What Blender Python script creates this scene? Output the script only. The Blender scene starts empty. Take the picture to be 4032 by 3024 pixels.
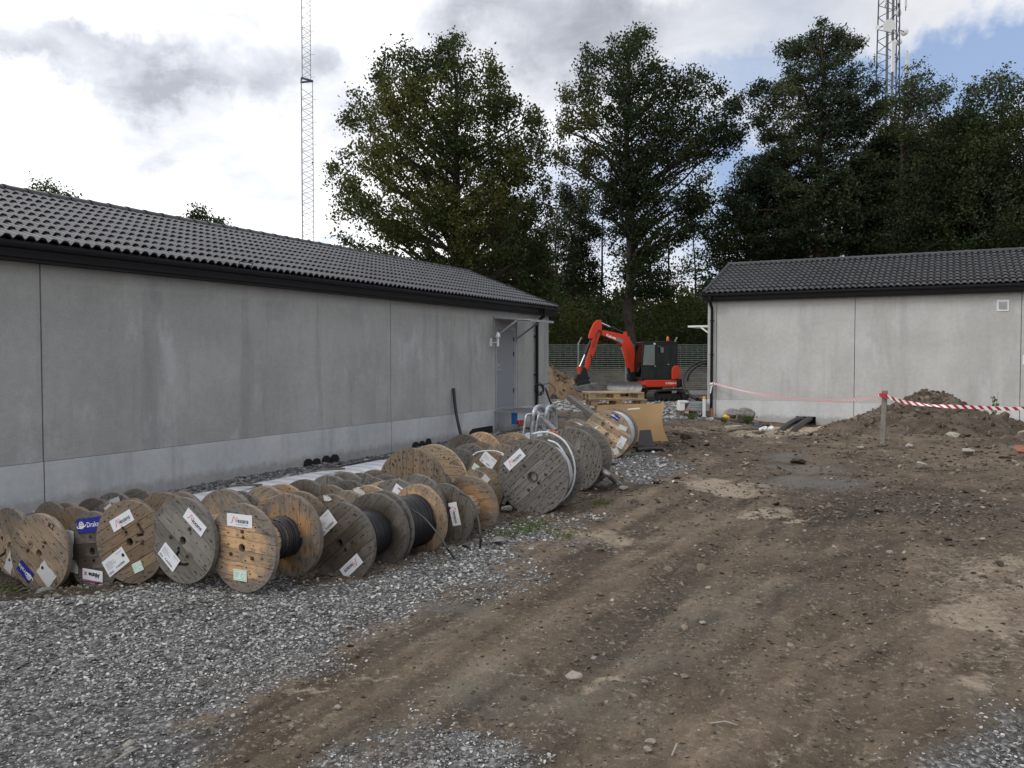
import bpy, bmesh, math, random
import numpy as np
from mathutils import Vector, Matrix, geometry

# ------------------------------------------------------------ camera, sky, sun, exposure
S = bpy.context.scene
COL = S.collection
R_ = math.radians
F, CX, CY = 3261.0, 2016.0, 1512.0          # focal length and centre of the photograph, its pixels
EYE, PITCH = 1.93, R_(1.88)
cam_d = bpy.data.cameras.new('camera'); cam = bpy.data.objects.new('camera', cam_d); COL.objects.link(cam)
cam.location = (0, 0, EYE); cam.rotation_euler = (R_(90) - PITCH, 0, 0)
cam_d.sensor_width = 36; cam_d.lens = 36 * F / 4032; cam_d.clip_end = 4000; cam_d.clip_start = 0.05
S.camera = cam

class NT:
    """small node helper"""
    def __init__(self, tree):
        self.t = tree; self.n = tree.nodes; self.l = tree.links
    def add(self, kind, props=None, **ins):
        nd = self.n.new(kind)
        for k, v in (props or {}).items(): setattr(nd, k, v)
        for k, v in ins.items():
            key = int(k[1:]) if k[0] == '_' and k[1:].isdigit() else k.replace('_', ' ')
            self.put(nd.inputs[key], v)
        return nd
    def put(self, sock, v):
        if isinstance(v, bpy.types.NodeSocket): self.l.new(v, sock)
        elif isinstance(v, bpy.types.Node): self.l.new(v.outputs[0], sock)
        else:
            if isinstance(v, tuple) and len(v) == 3 and sock.type == 'RGBA': v = v + (1,)
            sock.default_value = v
    def math(self, op, a, b=0.0, c=None, clamp=False):
        nd = self.n.new('ShaderNodeMath'); nd.operation = op; nd.use_clamp = clamp
        self.put(nd.inputs[0], a); self.put(nd.inputs[1], b)
        if c is not None: self.put(nd.inputs[2], c)
        return nd.outputs[0]
    def vmath(self, op, a, b=(0, 0, 0)):
        nd = self.n.new('ShaderNodeVectorMath'); nd.operation = op
        self.put(nd.inputs[0], a)
        if op == 'SCALE': self.put(nd.inputs['Scale'], b)
        else: self.put(nd.inputs[1], b)
        return nd.outputs['Value'] if op in ('LENGTH', 'DISTANCE', 'DOT_PRODUCT') else nd.outputs[0]
    def noise(self, vec, scale=5, detail=4, rough=.55, dist=0, out=0):
        nd = self.add('ShaderNodeTexNoise', Scale=scale, Detail=detail, Roughness=rough, Distortion=dist)
        if vec is not None: self.put(nd.inputs['Vector'], vec)
        return nd.outputs[out]
    def ramp(self, fac, stops, interp='LINEAR'):
        nd = self.n.new('ShaderNodeValToRGB'); nd.color_ramp.interpolation = interp
        e = nd.color_ramp.elements
        while len(e) < len(stops): e.new(.5)
        for el, (p, c) in zip(e, stops):
            el.position = p
            el.color = (c, c, c, 1) if isinstance(c, (int, float)) else tuple(c) + (1,)
        self.put(nd.inputs[0], fac)
        return nd.outputs[0]
    def mix(self, fac, a, b, blend='MIX'):
        nd = self.n.new('ShaderNodeMix'); nd.data_type = 'RGBA'; nd.blend_type = blend
        self.put(nd.inputs[0], fac); self.put(nd.inputs[6], a); self.put(nd.inputs[7], b)
        return nd.outputs[2]
    def step(self, v, a, b):
        nd = self.add('ShaderNodeMapRange', {'interpolation_type': 'SMOOTHSTEP'}, Value=v)
        nd.inputs['From Min'].default_value = a; nd.inputs['From Max'].default_value = b
        return nd.outputs[0]

SUN_EL, SUN_AZ = R_(38), math.atan2(-.20, -.98)      # the sun stands to the left of the camera
sun_dir = Vector((math.cos(SUN_EL) * math.cos(SUN_AZ), math.cos(SUN_EL) * math.sin(SUN_AZ), math.sin(SUN_EL)))
W = bpy.data.worlds.new('World'); S.world = W; W.use_nodes = True
W.node_tree.nodes.clear(); w = NT(W.node_tree)
sky = w.add('ShaderNodeTexSky', {'sky_type': 'NISHITA', 'sun_disc': False, 'sun_elevation': SUN_EL,
            'sun_rotation': math.atan2(sun_dir.x, sun_dir.y), 'altitude': 50, 'air_density': 1.0, 'dust_density': 1.2})
geo = w.add('ShaderNodeNewGeometry')
nrm = w.vmath('SCALE', geo.outputs['Incoming'], -1.0)
def ndir(px, py):                                    # unit direction seen at a point of the photograph
    x, y = (px - CX) / F, (CY - py) / F
    return Vector((x, math.cos(PITCH) + y * math.sin(PITCH), -math.sin(PITCH) + y * math.cos(PITCH))).normalized()
warp = w.vmath('SCALE', w.vmath('SUBTRACT', w.noise(nrm, 7, 8, .62, out=1), (.5, .5, .5)), .22)
nw = w.vmath('ADD', nrm, warp)
def blob(dx, dy, rx, rz, amt, soft=.55):             # a cloud lobe, x, y in the 2212-pixel view
    c = ndir(dx * 1.8228, dy * 1.8228)
    d = w.vmath('MULTIPLY', w.vmath('SUBTRACT', nw, tuple(c)), (1789 / rx, 6, 1789 / rz))
    return w.math('MULTIPLY', w.step(w.vmath('LENGTH', d), 1.0 + soft, 1.0 - soft), amt)
def total(bl):
    o = bl[0]
    for b in bl[1:]: o = w.math('ADD', o, b)
    return o
sep = w.add('ShaderNodeSeparateXYZ'); w.put(sep.inputs[0], nrm)
zz = w.math('ADD', w.math('MAXIMUM', sep.outputs[2], 0.0), .22)
flat = w.add('ShaderNodeCombineXYZ', X=w.math('DIVIDE', sep.outputs[0], zz), Y=w.math('DIVIDE', sep.outputs[1], zz), Z=.3)
big = w.noise(flat, 1.1, 6, .55, .3)
fine = w.noise(flat, 3.2, 7, .6, .4)
grey = w.math('ADD', w.math('MULTIPLY', w.math('MULTIPLY', w.step(big, .45, .7), w.step(sep.outputs[0], -.35, .1)), .42), w.math('MULTIPLY', w.step(fine, .45, .72), .12))
grey = w.math('ADD', grey, w.math('MULTIPLY', w.math('ADD', .35, w.math('MULTIPLY', w.noise(flat, 5.5, 7, .62, .5), 1.3)), total([blob(290, 120, 200, 66, .50), blob(385, 240, 105, 95, .50), blob(90, 60, 130, 45, .34),
        blob(545, 400, 125, 42, .42), blob(185, 345, 45, 16, .2), blob(700, 250, 110, 110, .45), blob(1130, 90, 240, 130, .36),
        blob(1500, 60, 420, 80, .4), blob(960, 40, 150, 60, .22), blob(620, 150, 90, 80, .36), blob(480, 25, 120, 26, .34), blob(150, 250, 90, 30, .22), blob(320, 330, 110, 26, .2), blob(1640, 230, 110, 90, .15)])))
side = w.step(w.math('ADD', sep.outputs[0], w.math('MULTIPLY', sep.outputs[1], .0)), .45, -.35)   # clouds are brighter round the sun
lum = w.math('MULTIPLY', w.math('ADD', .98, w.math('MULTIPLY', side, .42)), w.math('SUBTRACT', 1.0, w.math('MULTIPLY', w.math('MINIMUM', grey, 1.0), .60)))
tint = w.mix(w.math('MINIMUM', grey, 1.0), (1.0, 1.0, 1.0), (.88, .93, 1.06))
cloud = w.vmath('SCALE', tint, w.math('MULTIPLY', lum, 10.0))
blue = w.math('MULTIPLY', w.step(w.math('ADD', w.noise(flat, .8, 6, .55, .3), w.math('MULTIPLY', fine, .25)), .78, .5), .35)
blue = w.math('ADD', w.math('MULTIPLY', blue, w.step(sep.outputs[0], -.05, .3)),
       total([blob(2060, 140, 210, 55, .72), blob(1600, 165, 240, 36, .42), blob(1420, 430, 400, 120, .5), blob(1650, 330, 160, 100, .3), blob(2150, 240, 120, 60, .3),
              blob(700, 508, 90, 14, .5), blob(60, 900, 1, 1, 0)]))
blue = w.math('MINIMUM', blue, .95)
skyc = w.mix(.5, sky.outputs[0], (4.2, 5.8, 9.4))
bg = w.add('ShaderNodeBackground', Color=w.mix(blue, cloud, skyc), Strength=.1)
wo = w.add('ShaderNodeOutputWorld'); w.l.new(bg.outputs[0], wo.inputs[0])

sun_d = bpy.data.lights.new('sun', 'SUN'); sun_d.energy = 1.0; sun_d.angle = R_(14); sun_d.color = (1, .96, .9)
sun = bpy.data.objects.new('sun', sun_d); COL.objects.link(sun)
sun.rotation_euler = (-sun_dir).to_track_quat('-Z', 'Y').to_euler()
S.view_settings.view_transform = 'Standard'; S.view_settings.look = 'None'
S.view_settings.exposure = 0.05; S.view_settings.gamma = 1; S.view_settings.use_curve_mapping = False
S.cycles.max_bounces = 6; S.cycles.transparent_max_bounces = 12

# ------------------------------------------------------------ helpers
rnd = random.Random(7)
def ray(px, py):
    x, y = (px - CX) / F, (CY - py) / F
    return Vector((x, math.cos(PITCH) + y * math.sin(PITCH), -math.sin(PITCH) + y * math.cos(PITCH)))
def atY(px, py, Y):
    d = ray(px, py); return Vector((0, 0, EYE)) + d * (Y / d.y)
def atz(px, py, z=0.0):
    d = ray(px, py); return Vector((0, 0, EYE)) + d * ((z - EYE) / d.z)
def project(x, y, z):
    y2 = y * math.cos(PITCH) - (z - EYE) * math.sin(PITCH); u = y * math.sin(PITCH) + (z - EYE) * math.cos(PITCH)
    return CX + F * x / y2, CY - F * u / y2

def link(name, data, parent=None, m=None):
    o = bpy.data.objects.new(name, data); COL.objects.link(o)
    if parent is not None: o.parent = parent
    if m is not None: o.matrix_local = m
    return o
def tag(o, label=None, cat=None, group=None, kind=None):
    if label: o['label'] = label
    if cat: o['category'] = cat
    if group: o['group'] = group
    if kind: o['kind'] = kind
    return o
def empty(name, loc=(0, 0, 0), rz=0, parent=None):
    o = link(name, None, parent); o.location = loc; o.rotation_euler = (0, 0, rz); o.empty_display_size = .1
    return o
def T(x, y, z): return Matrix.Translation((x, y, z))
def RX(a): return Matrix.Rotation(a, 4, 'X')
def RY(a): return Matrix.Rotation(a, 4, 'Y')
def RZ(a): return Matrix.Rotation(a, 4, 'Z')

class MB:
    """collects shapes and links them as ONE mesh object"""
    def __init__(self): self.v = []; self.f = []
    def raw(self, vs, fs, m=None):
        b = len(self.v)
        self.v += [tuple(m @ Vector(p)) for p in vs] if m is not None else [tuple(p) for p in vs]
        self.f += [tuple(b + i for i in f) for f in fs]
        return self
    def box(self, c, s, m=None):
        x, y, z = (q / 2 for q in s)
        vs = [(c[0] + i * x, c[1] + j * y, c[2] + k * z) for i in (-1, 1) for j in (-1, 1) for k in (-1, 1)]
        return self.raw(vs, [(0, 1, 3, 2), (4, 6, 7, 5), (0, 4, 5, 1), (2, 3, 7, 6), (0, 2, 6, 4), (1, 5, 7, 3)], m)
    def bb(self, a, b, m=None):
        return self.box([(p + q) / 2 for p, q in zip(a, b)], [abs(q - p) for p, q in zip(a, b)], m)
    def tube(self, pts, r, n=8, closed=False, caps=True):
        pts = [Vector(p) for p in pts]; k = len(pts); b = len(self.v)
        rs = r if isinstance(r, (list, tuple)) else [r] * k
        up = None
        for i, p in enumerate(pts):
            if closed: t = pts[(i + 1) % k] - pts[i - 1]
            else: t = pts[min(i + 1, k - 1)] - pts[max(i - 1, 0)]
            t.normalize()
            if up is None:
                up = Vector((0, 0, 1)) if abs(t.z) < .9 else Vector((1, 0, 0))
            a = t.cross(up)
            if a.length < 1e-5: a = t.orthogonal()
            a.normalize(); up = a.cross(t)
            for j in range(n):
                q = 2 * math.pi * j / n
                self.v.append(tuple(p + (a * math.cos(q) + up * math.sin(q)) * rs[i]))
        for i in range(k if closed else k - 1):
            for j in range(n):
                a0 = b + i * n + j; a1 = b + i * n + (j + 1) % n; c0 = b + ((i + 1) % k) * n + j; c1 = b + ((i + 1) % k) * n + (j + 1) % n
                self.f.append((a0, a1, c1, c0))
        if caps and not closed:
            self.f.append(tuple(b + j for j in range(n))[::-1]); self.f.append(tuple(b + (k - 1) * n + j for j in range(n)))
        return self
    def beam(self, a, b, w_, h_, up=(0, 0, 1)):
        a, b = Vector(a), Vector(b); t = (b - a); L = t.length; t.normalize(); u = Vector(up)
        s = t.cross(u)
        if s.length < 1e-4: s = t.orthogonal()
        s.normalize(); u = s.cross(t)
        m = Matrix((( t.x, s.x, u.x, (a.x + b.x) / 2), (t.y, s.y, u.y, (a.y + b.y) / 2), (t.z, s.z, u.z, (a.z + b.z) / 2), (0, 0, 0, 1)))
        return self.box((0, 0, 0), (L, w_, h_), m)
    def prism(self, poly, y0, y1, m=None):
        """polygon given in x, z pushed from y0 to y1"""
        n = len(poly); ar = sum(poly[i][0] * poly[(i + 1) % n][1] - poly[(i + 1) % n][0] * poly[i][1] for i in range(n))
        if ar < 0: poly = poly[::-1]
        vs = [(x, y0, z) for x, z in poly] + [(x, y1, z) for x, z in poly]
        fs = [tuple(range(n)), tuple(range(2 * n - 1, n - 1, -1))] + [(i, i + n, (i + 1) % n + n, (i + 1) % n) for i in range(n)]
        return self.raw(vs, fs, m)
    def disc(self, c, r, ax, th, n=20):
        c = Vector(c); ax = Vector(ax).normalized()
        return self.tube([c - ax * th / 2, c + ax * th / 2], r, n)
    def mesh(self, name, mat, smooth=False):
        me = bpy.data.meshes.new(name); me.from_pydata(self.v, [], self.f)
        if mat is not None: me.materials.append(mat)
        if smooth: me.polygons.foreach_set('use_smooth', [True] * len(me.polygons)); smooth_sharp(me, smooth)
        me.update(); return me
    def build(self, name, mat, parent=None, smooth=False, m=None, bev=0):
        o = link(name, self.mesh(name, mat, smooth), parent, m)
        if bev:
            md = o.modifiers.new('b', 'BEVEL'); md.width = bev; md.segments = 2; md.limit_method = 'ANGLE'; md.angle_limit = R_(35)
        return o
def smooth_sharp(me, ang):
    if ang is True: ang = 40
    if hasattr(me, 'set_sharp_from_angle'): me.set_sharp_from_angle(angle=R_(ang))

def np_mesh(name, V, Fc, mat, attr=None, smooth=False):
    """V n x 3, Fc m x k (all faces the same size)"""
    me = bpy.data.meshes.new(name); k = Fc.shape[1]
    me.vertices.add(len(V)); me.vertices.foreach_set('co', np.ascontiguousarray(V, np.float32).ravel())
    me.loops.add(Fc.size); me.loops.foreach_set('vertex_index', np.ascontiguousarray(Fc, np.int32).ravel())
    me.polygons.add(len(Fc)); me.polygons.foreach_set('loop_start', np.arange(0, Fc.size, k, dtype=np.int32))
    me.polygons.foreach_set('loop_total', np.full(len(Fc), k, np.int32))
    if smooth: me.polygons.foreach_set('use_smooth', np.ones(len(Fc), bool))
    if mat is not None: me.materials.append(mat)
    for an, arr in (attr or {}).items():
        if arr.ndim == 1:
            a = me.attributes.new(an, 'FLOAT', 'POINT'); a.data.foreach_set('value', arr.astype(np.float32))
        else:
            a = me.attributes.new(an, 'FLOAT_COLOR', 'POINT'); a.data.foreach_set('color', arr.astype(np.float32).ravel())
    me.update(calc_edges=True); me.validate(); return me

_lat = np.random.RandomState(3).rand(64, 256, 256)
def vnoise(x, y, seed):
    g = _lat[seed % 64]; xi = np.floor(x).astype(int); yi = np.floor(y).astype(int); fx = x - xi; fy = y - yi
    fx = fx * fx * (3 - 2 * fx); fy = fy * fy * (3 - 2 * fy); a, b = xi % 256, yi % 256; c, d = (xi + 1) % 256, (yi + 1) % 256
    return (g[a, b] * (1 - fx) + g[c, b] * fx) * (1 - fy) + (g[a, d] * (1 - fx) + g[c, d] * fx) * fy
def fbm(x, y, sc, octv=4, seed=0, gain=.5):
    t = 0; amp = 1; tot = 0
    for i in range(octv):
        t = t + amp * vnoise(x * sc + 17.3 * i, y * sc - 9.1 * i, seed + i); tot += amp; amp *= gain; sc *= 2.03
    return t / tot
def inside(px, py, poly):
    r = np.zeros(px.shape, bool); n = len(poly)
    for i in range(n):
        x0, y0 = poly[i]; x1, y1 = poly[(i + 1) % n]
        if y0 == y1: continue
        c = ((y0 > py) != (y1 > py)) & (px < (x1 - x0) * (py - y0) / (y1 - y0) + x0); r ^= c
    return r

def material(name, rough=.8, spec=.3, metal=0.0):
    m = bpy.data.materials.new(name); m.use_nodes = True; t = NT(m.node_tree)
    b = m.node_tree.nodes['Principled BSDF']; b.inputs['Roughness'].default_value = rough
    b.inputs['Specular IOR Level'].default_value = spec; b.inputs['Metallic'].default_value = metal
    return m, t, b
def bump(t, b, h, strength=.3, dist=.01):
    nd = t.add('ShaderNodeBump', Strength=strength, Distance=dist, Height=h); t.l.new(nd.outputs[0], b.inputs['Normal'])
def simple(name, col, rough=.6, metal=0.0, spec=.4, var=.25, scale=9, bmp=0.0):
    m, t, b = material(name, rough, spec, metal)
    tc = t.add('ShaderNodeTexCoord').outputs['Object']; n = t.noise(tc, scale, 5, .6)
    lo = tuple(c * (1 - var) for c in col); hi = tuple(min(1, c * (1 + var * .7)) for c in col)
    t.put(b.inputs['Base Color'], t.ramp(n, [(.3, lo), (.7, hi)]))
    t.put(b.inputs['Roughness'], t.math('ADD', t.math('MULTIPLY', n, .25), rough - .12))
    if bmp: bump(t, b, t.noise(tc, scale * 5, 4), bmp, .01)
    return m
# ------------------------------------------------------------ materials
M = {}
def concrete(name, lo, hi, streak, fine_amt, dark=(.2, .2, .2), white=.0, seed=0., band=None, splash=False):
    m, t, b = material(name, .9, .2)
    oc = t.add('ShaderNodeTexCoord').outputs['Object']
    p = t.vmath('ADD', oc, (seed, seed, 0))
    n1 = t.noise(p, .7, 6, .6)
    st = t.noise(t.vmath('MULTIPLY', p, (2.2, 2.2, .22)), 1, 6, .62)           # rain marks run down the panels
    st2 = t.noise(t.vmath('MULTIPLY', p, (5., 5., .5)), 1, 5, .6)
    fn = t.noise(p, 45, 3, .7); fn2 = t.noise(p, 9, 5, .65)
    c = t.mix(t.step(n1, .32, .68), lo, hi)
    c = t.mix(t.math('MULTIPLY', t.step(st, .5, .66), streak), c, dark)
    c = t.mix(t.math('MULTIPLY', t.step(st2, .56, .72), streak * .5), c, dark)
    if white: c = t.mix(t.math('MULTIPLY', t.step(t.noise(t.vmath('MULTIPLY', t.vmath('ADD', p, (9, 3, 5)), (1.6, 1.6, .6)), 1, 7, .62), .54, .68), white), c, (.62, .64, .68))
    hz = t.add('ShaderNodeSeparateXYZ'); t.put(hz.inputs[0], oc)
    if band: c = t.mix(t.math('MULTIPLY', t.step(t.math('ADD', hz.outputs[2], t.math('MULTIPLY', n1, .05)), band - .25, band - .21), .35), c, (.47, .47, .455))
    if splash: c = t.mix(t.math('MULTIPLY', t.step(t.math('ADD', hz.outputs[2], t.math('MULTIPLY', t.noise(p, 6, 5, .65), -.30)), .0, -.16), .42), c, (.17, .145, .12))
    k = t.math('ADD', 1 - fine_amt * .8, t.math('MULTIPLY', fn, fine_amt * 1.0))
    k = t.math('MULTIPLY', k, t.math('ADD', .84, t.math('MULTIPLY', fn2, .32)))
    t.put(b.inputs['Base Color'], t.vmath('SCALE', c, k))
    bump(t, b, t.math('ADD', fn, t.math('MULTIPLY', fn2, .6)), .35, .006)
    return m
M['wall_l'] = concrete('concrete_wall_grey', (.375, .380, .370), (.455, .458, .446), .42, .5, (.255, .262, .265), .42, 0., 3.16)
M['plinth_l'] = concrete('concrete_plinth_grey', (.45, .465, .485), (.55, .565, .58), .42, .16, (.28, .29, .305), .2, 3., None, True)
M['wall_r'] = concrete('concrete_wall_pale', (.47, .47, .455), (.57, .57, .56), .34, .25, (.33, .335, .33), .45, 7., 3.76)
M['plinth_r'] = concrete('concrete_plinth_pale', (.55, .56, .57), (.64, .65, .66), .2, .1, (.36, .36, .36), .2, 11., None, True)
M['joint'] = simple('joint_seal', (.12, .125, .13), .8)
M['wallin'] = simple('wall_plain', (.34, .34, .34), .9)

def tilem(name, col, rough, coat):
    m, t, b = material(name, rough, .38)
    oi = t.add('ShaderNodeObjectInfo'); oc = t.add('ShaderNodeTexCoord').outputs['Object']
    n = t.noise(oc, 14, 5, .6)
    k = t.math('ADD', .75, t.math('ADD', t.math('MULTIPLY', oi.outputs['Random'], .5), t.math('MULTIPLY', n, .45)))
    t.put(b.inputs['Base Color'], t.vmath('SCALE', col, k)); t.put(b.inputs['Roughness'], t.math('ADD', rough - .08, t.math('MULTIPLY', n, .2)))
    b.inputs['Coat Weight'].default_value = coat; b.inputs['Coat Roughness'].default_value = .25
    return m
M['tile_l'] = tilem('roof_tile_grey', (.024, .025, .032), .38, .32)
M['tile_r'] = tilem('roof_tile_black', (.026, .026, .029), .42, .10)
M['black_metal'] = simple('black_painted_metal', (.008, .008, .010), .5, 0, .2)
M['fascia'] = simple('dark_grey_metal', (.017, .017, .022), .5, 0, .25)
M['grey_door'] = simple('grey_door_paint', (.22, .235, .27), .5, var=.05)
M['galv'] = simple('galvanised_steel', (.42, .45, .48), .42, .75, .5, .25, 14)
M['galv_dull'] = simple('dull_zinc', (.36, .38, .4), .6, .4, .5, .2, 10)
M['steel_rod'] = simple('chromed_rod', (.75, .76, .78), .15, 1.0, .5, .05)
M['white_plastic'] = simple('white_plastic', (.75, .76, .76), .35, var=.06)
M['black_plastic'] = simple('black_plastic', (.012, .012, .014), .38, 0, .5)
M['black_rubber'] = simple('black_cable', (.014, .014, .017), .45, 0, .5, .3, 30)
M['white_cable'] = simple('white_cable', (.5, .52, .55), .4, 0, .5, .15, 12)
M['blue_plastic'] = simple('blue_plastic', (.02, .12, .35), .4)
M['red_plastic'] = simple('red_plastic', (.5, .02, .02), .4)
M['orange_plastic'] = simple('orange_plastic', (.62, .14, .03), .4)
M['yellow_plastic'] = simple('yellow_plastic', (.75, .45, .03), .45)
M['card'] = simple('brown_cardboard', (.36, .235, .12), .85, var=.1, scale=3)
M['green_twine'] = simple('green_strap', (.03, .16, .17), .6)
M['brown_duct'] = simple('orange_brown_pipe', (.45, .14, .05), .5)

def wood(name, grain=1.0):
    """planks lie along local x, the object's own colour is the wood's"""
    m, t, b = material(name, .82, .2)
    oc = t.add('ShaderNodeTexCoord').outputs['Object']; oi = t.add('ShaderNodeObjectInfo')
    rv = t.add('ShaderNodeCombineXYZ', X=t.math('MULTIPLY', oi.outputs['Random'], 37.), Y=t.math('MULTIPLY', oi.outputs['Random'], 11.), Z=t.math('MULTIPLY', oi.outputs['Random'], 23.))
    p = t.vmath('ADD', oc, rv)
    warpd = t.vmath('ADD', t.vmath('MULTIPLY', p, (2.2, 6, 30)), t.vmath('SCALE', t.noise(p, 3, 3, .5, out=1), 5.0))
    g1 = t.noise(warpd, 1.0, 5, .62); g2 = t.noise(t.vmath('MULTIPLY', p, (6, 30, 150)), 1, 3, .6)
    patch = t.noise(p, 4.5, 5, .6)
    base = oi.outputs['Color']
    k = t.math('ADD', .45, t.math('ADD', t.math('MULTIPLY', g1, .75 * grain), t.math('MULTIPLY', g2, .3)))
    c = t.vmath('SCALE', base, k)
    c = t.vmath('SCALE', c, t.math('ADD', .68, t.math('MULTIPLY', oi.outputs['Random'], .62)))
    sx = t.add('ShaderNodeSeparateXYZ'); t.put(sx.inputs[0], oc)
    rr = t.vmath('LENGTH', t.vmath('MULTIPLY', oc, (1, 0, 1)))
    edge = t.math('MULTIPLY', t.step(t.math('ADD', rr, t.math('MULTIPLY', patch, .2)), .30, .44), t.math('MULTIPLY', oi.outputs['Alpha'], .9))
    grey = t.vmath('SCALE', (.17, .16, .148), t.math('ADD', .5, t.math('MULTIPLY', g1, .9)))
    c = t.mix(edge, c, grey)
    c = t.mix(t.math('MULTIPLY', t.step(patch, .46, .66), t.math('MULTIPLY', oi.outputs['Alpha'], .8)), c, grey)
    kn = t.add('ShaderNodeTexVoronoi', Vector=t.vmath('MULTIPLY', p, (3.2, 3, 8)), Scale=1.0)
    c = t.mix(t.math('MULTIPLY', t.step(kn.outputs['Distance'], .17, .08), .6), c, t.vmath('SCALE', base, .3))
    streak = t.noise(t.vmath('MULTIPLY', t.vmath('ADD', p, (4, 4, 4)), (7, 10, 45)), 1, 4, .65)
    c = t.mix(t.math('MULTIPLY', t.step(streak, .56, .68), .72), c, (.035, .03, .026))
    t.put(b.inputs['Base Color'], c)
    bump(t, b, t.math('ADD', g2, g1), .5, .004)
    return m
M['wood'] = wood('weathered_spruce_planks')
M['pallet'] = wood('fresh_pallet_wood', .6)
M['nail'] = simple('rusty_nail_heads', (.018, .015, .013), .8)
M['bolt'] = simple('rusty_bolt', (.1, .06, .04), .6, .4)

def paper(name, col, crumple=.3):
    m, t, b = material(name, .6, .3)
    oc = t.add('ShaderNodeTexCoord').outputs['Object']; n = t.noise(oc, 9, 4)
    t.put(b.inputs['Base Color'], t.vmath('SCALE', col, t.math('ADD', .9, t.math('MULTIPLY', n, .16)))); bump(t, b, n, crumple, .01)
    return m
M['paper'] = paper('white_label_paper', (.74, .76, .80)); M['paper_old'] = paper('weathered_paper', (.62, .63, .62), .7)
M['paper_green'] = paper('pale_green_label', (.66, .78, .72)); M['label_blue'] = paper('blue_label', (.02, .03, .25), .2)
M['ink'] = simple('black_print', (.03, .03, .04), .6); M['ink_grey'] = simple('grey_print', (.22, .24, .28), .6)
M['ink_red'] = simple('red_print', (.6, .04, .06), .5); M['ink_white'] = simple('white_print', (.85, .85, .9), .5)
M['ink_green'] = simple('green_print', (.1, .35, .16), .5); M['ink_pink'] = simple('magenta_print', (.55, .02, .25), .5)
M['stamp'] = simple('burnt_stamp', (.03, .025, .022), .8)

def red_paint():
    m, t, b = material('orange_red_machine_paint', .38, .5)
    oc = t.add('ShaderNodeTexCoord').outputs['Object']; n = t.noise(oc, 6, 6, .65)
    t.put(b.inputs['Base Color'], t.mix(t.math('MULTIPLY', t.step(n, .55, .75), .35), (.62, .042, .012), (.16, .07, .04)))
    t.put(b.inputs['Roughness'], t.math('ADD', .25, t.math('MULTIPLY', n, .35))); return m
M['red'] = red_paint()
M['mach_black'] = simple('machine_black', (.012, .014, .018), .4)
M['track'] = simple('muddy_rubber_track', (.055, .048, .042), .85, bmp=.5)
M['mach_grey'] = simple('worn_steel', (.2, .2, .21), .5, .5, .5, .45, 5)
def glassm(name, add):
    m, t, b = material(name, .05, .5); t.n.remove(b)
    g = t.add('ShaderNodeBsdfGlossy', Roughness=.03, Color=(.8, .95, .92)); tr = t.add('ShaderNodeBsdfTransparent', Color=(.10, .135, .13))
    fr = t.add('ShaderNodeFresnel', IOR=1.55); mx = t.add('ShaderNodeMixShader'); t.l.new(t.math('ADD', fr.outputs[0], add, clamp=True), mx.inputs[0]); t.l.new(tr.outputs[0], mx.inputs[1]); t.l.new(g.outputs[0], mx.inputs[2])
    t.l.new(mx.outputs[0], m.node_tree.nodes['Material Output'].inputs[0]); return m
M['glass'] = glassm('cab_glass', .02); M['glass_sky'] = glassm('cab_glass_boosted_reflection', .30)  # second one is the same glass, gloss raised to imitate a sky reflection

def leafm(name, a, b_, c_, trans=.35):
    m, t, b = material(name, .6, .25)
    at = t.add('ShaderNodeAttribute', {'attribute_name': 'tint'}).outputs['Fac']
    col = t.ramp(at, [(0, a), (.55, b_), (.93, c_), (1, tuple(q * 1.3 for q in c_))])
    t.put(b.inputs['Base Color'], col)
    tl = t.add('ShaderNodeBsdfTranslucent', Color=t.vmath('MULTIPLY', col, (1.5, 1.6, .7)))
    mx = t.add('ShaderNodeMixShader', _0=trans); out = m.node_tree.nodes['Material Output']
    t.l.new(b.outputs[0], mx.inputs[1]); t.l.new(tl.outputs[0], mx.inputs[2]); t.l.new(mx.outputs[0], out.inputs[0])
    return m
M['leaf_oak'] = leafm('oak_leaves', (.016, .029, .010), (.042, .058, .017), (.090, .088, .028), .32)
M['leaf_oak_dark'] = leafm('oak_leaves_dark', (.012, .024, .010), (.028, .045, .016), (.065, .062, .022), .28)
M['leaf_pine'] = leafm('pine_needles', (.012, .024, .014), (.030, .048, .022), (.055, .07, .03), .12)
M['leaf_birch'] = leafm('birch_leaves', (.012, .020, .008), (.030, .047, .018), (.055, .066, .026), .26)
M['leaf_dark'] = leafm('dark_wood_leaves', (.012, .022, .010), (.028, .046, .017), (.058, .066, .024), .24)
M['weed'] = leafm('weed_leaves', (.04, .07, .02), (.08, .12, .035), (.14, .16, .06), .3)
M['bark'] = simple('bark', (.06, .05, .042), .95, var=.5, scale=4, bmp=.8)
M['bark_pine'] = simple('pine_bark', (.1, .062, .04), .95, var=.5, scale=4, bmp=.8)

def stonem(name, lo, mid, hi):
    m, t, b = material(name, .85, .25)
    oi = t.add('ShaderNodeObjectInfo'); oc = t.add('ShaderNodeTexCoord').outputs['Object']; n = t.noise(oc, 3, 4, .6)
    c = t.ramp(oi.outputs['Random'], [(0, lo), (.55, mid), (.92, hi), (1, tuple(q * 1.35 for q in hi))])
    t.put(b.inputs['Base Color'], t.vmath('SCALE', c, t.math('ADD', .7, t.math('MULTIPLY', n, .6)))); return m
M['stone'] = stonem('crushed_gravel_stones', (.075, .074, .074), (.205, .203, .200), (.42, .42, .41))
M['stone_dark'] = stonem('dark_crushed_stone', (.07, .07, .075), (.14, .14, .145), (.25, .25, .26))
M['pebble'] = stonem('earthy_pebbles', (.06, .05, .04), (.125, .105, .083), (.27, .235, .19))
M['clod'] = stonem('soil_clods', (.06, .047, .036), (.11, .088, .067), (.17, .138, .105))
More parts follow.
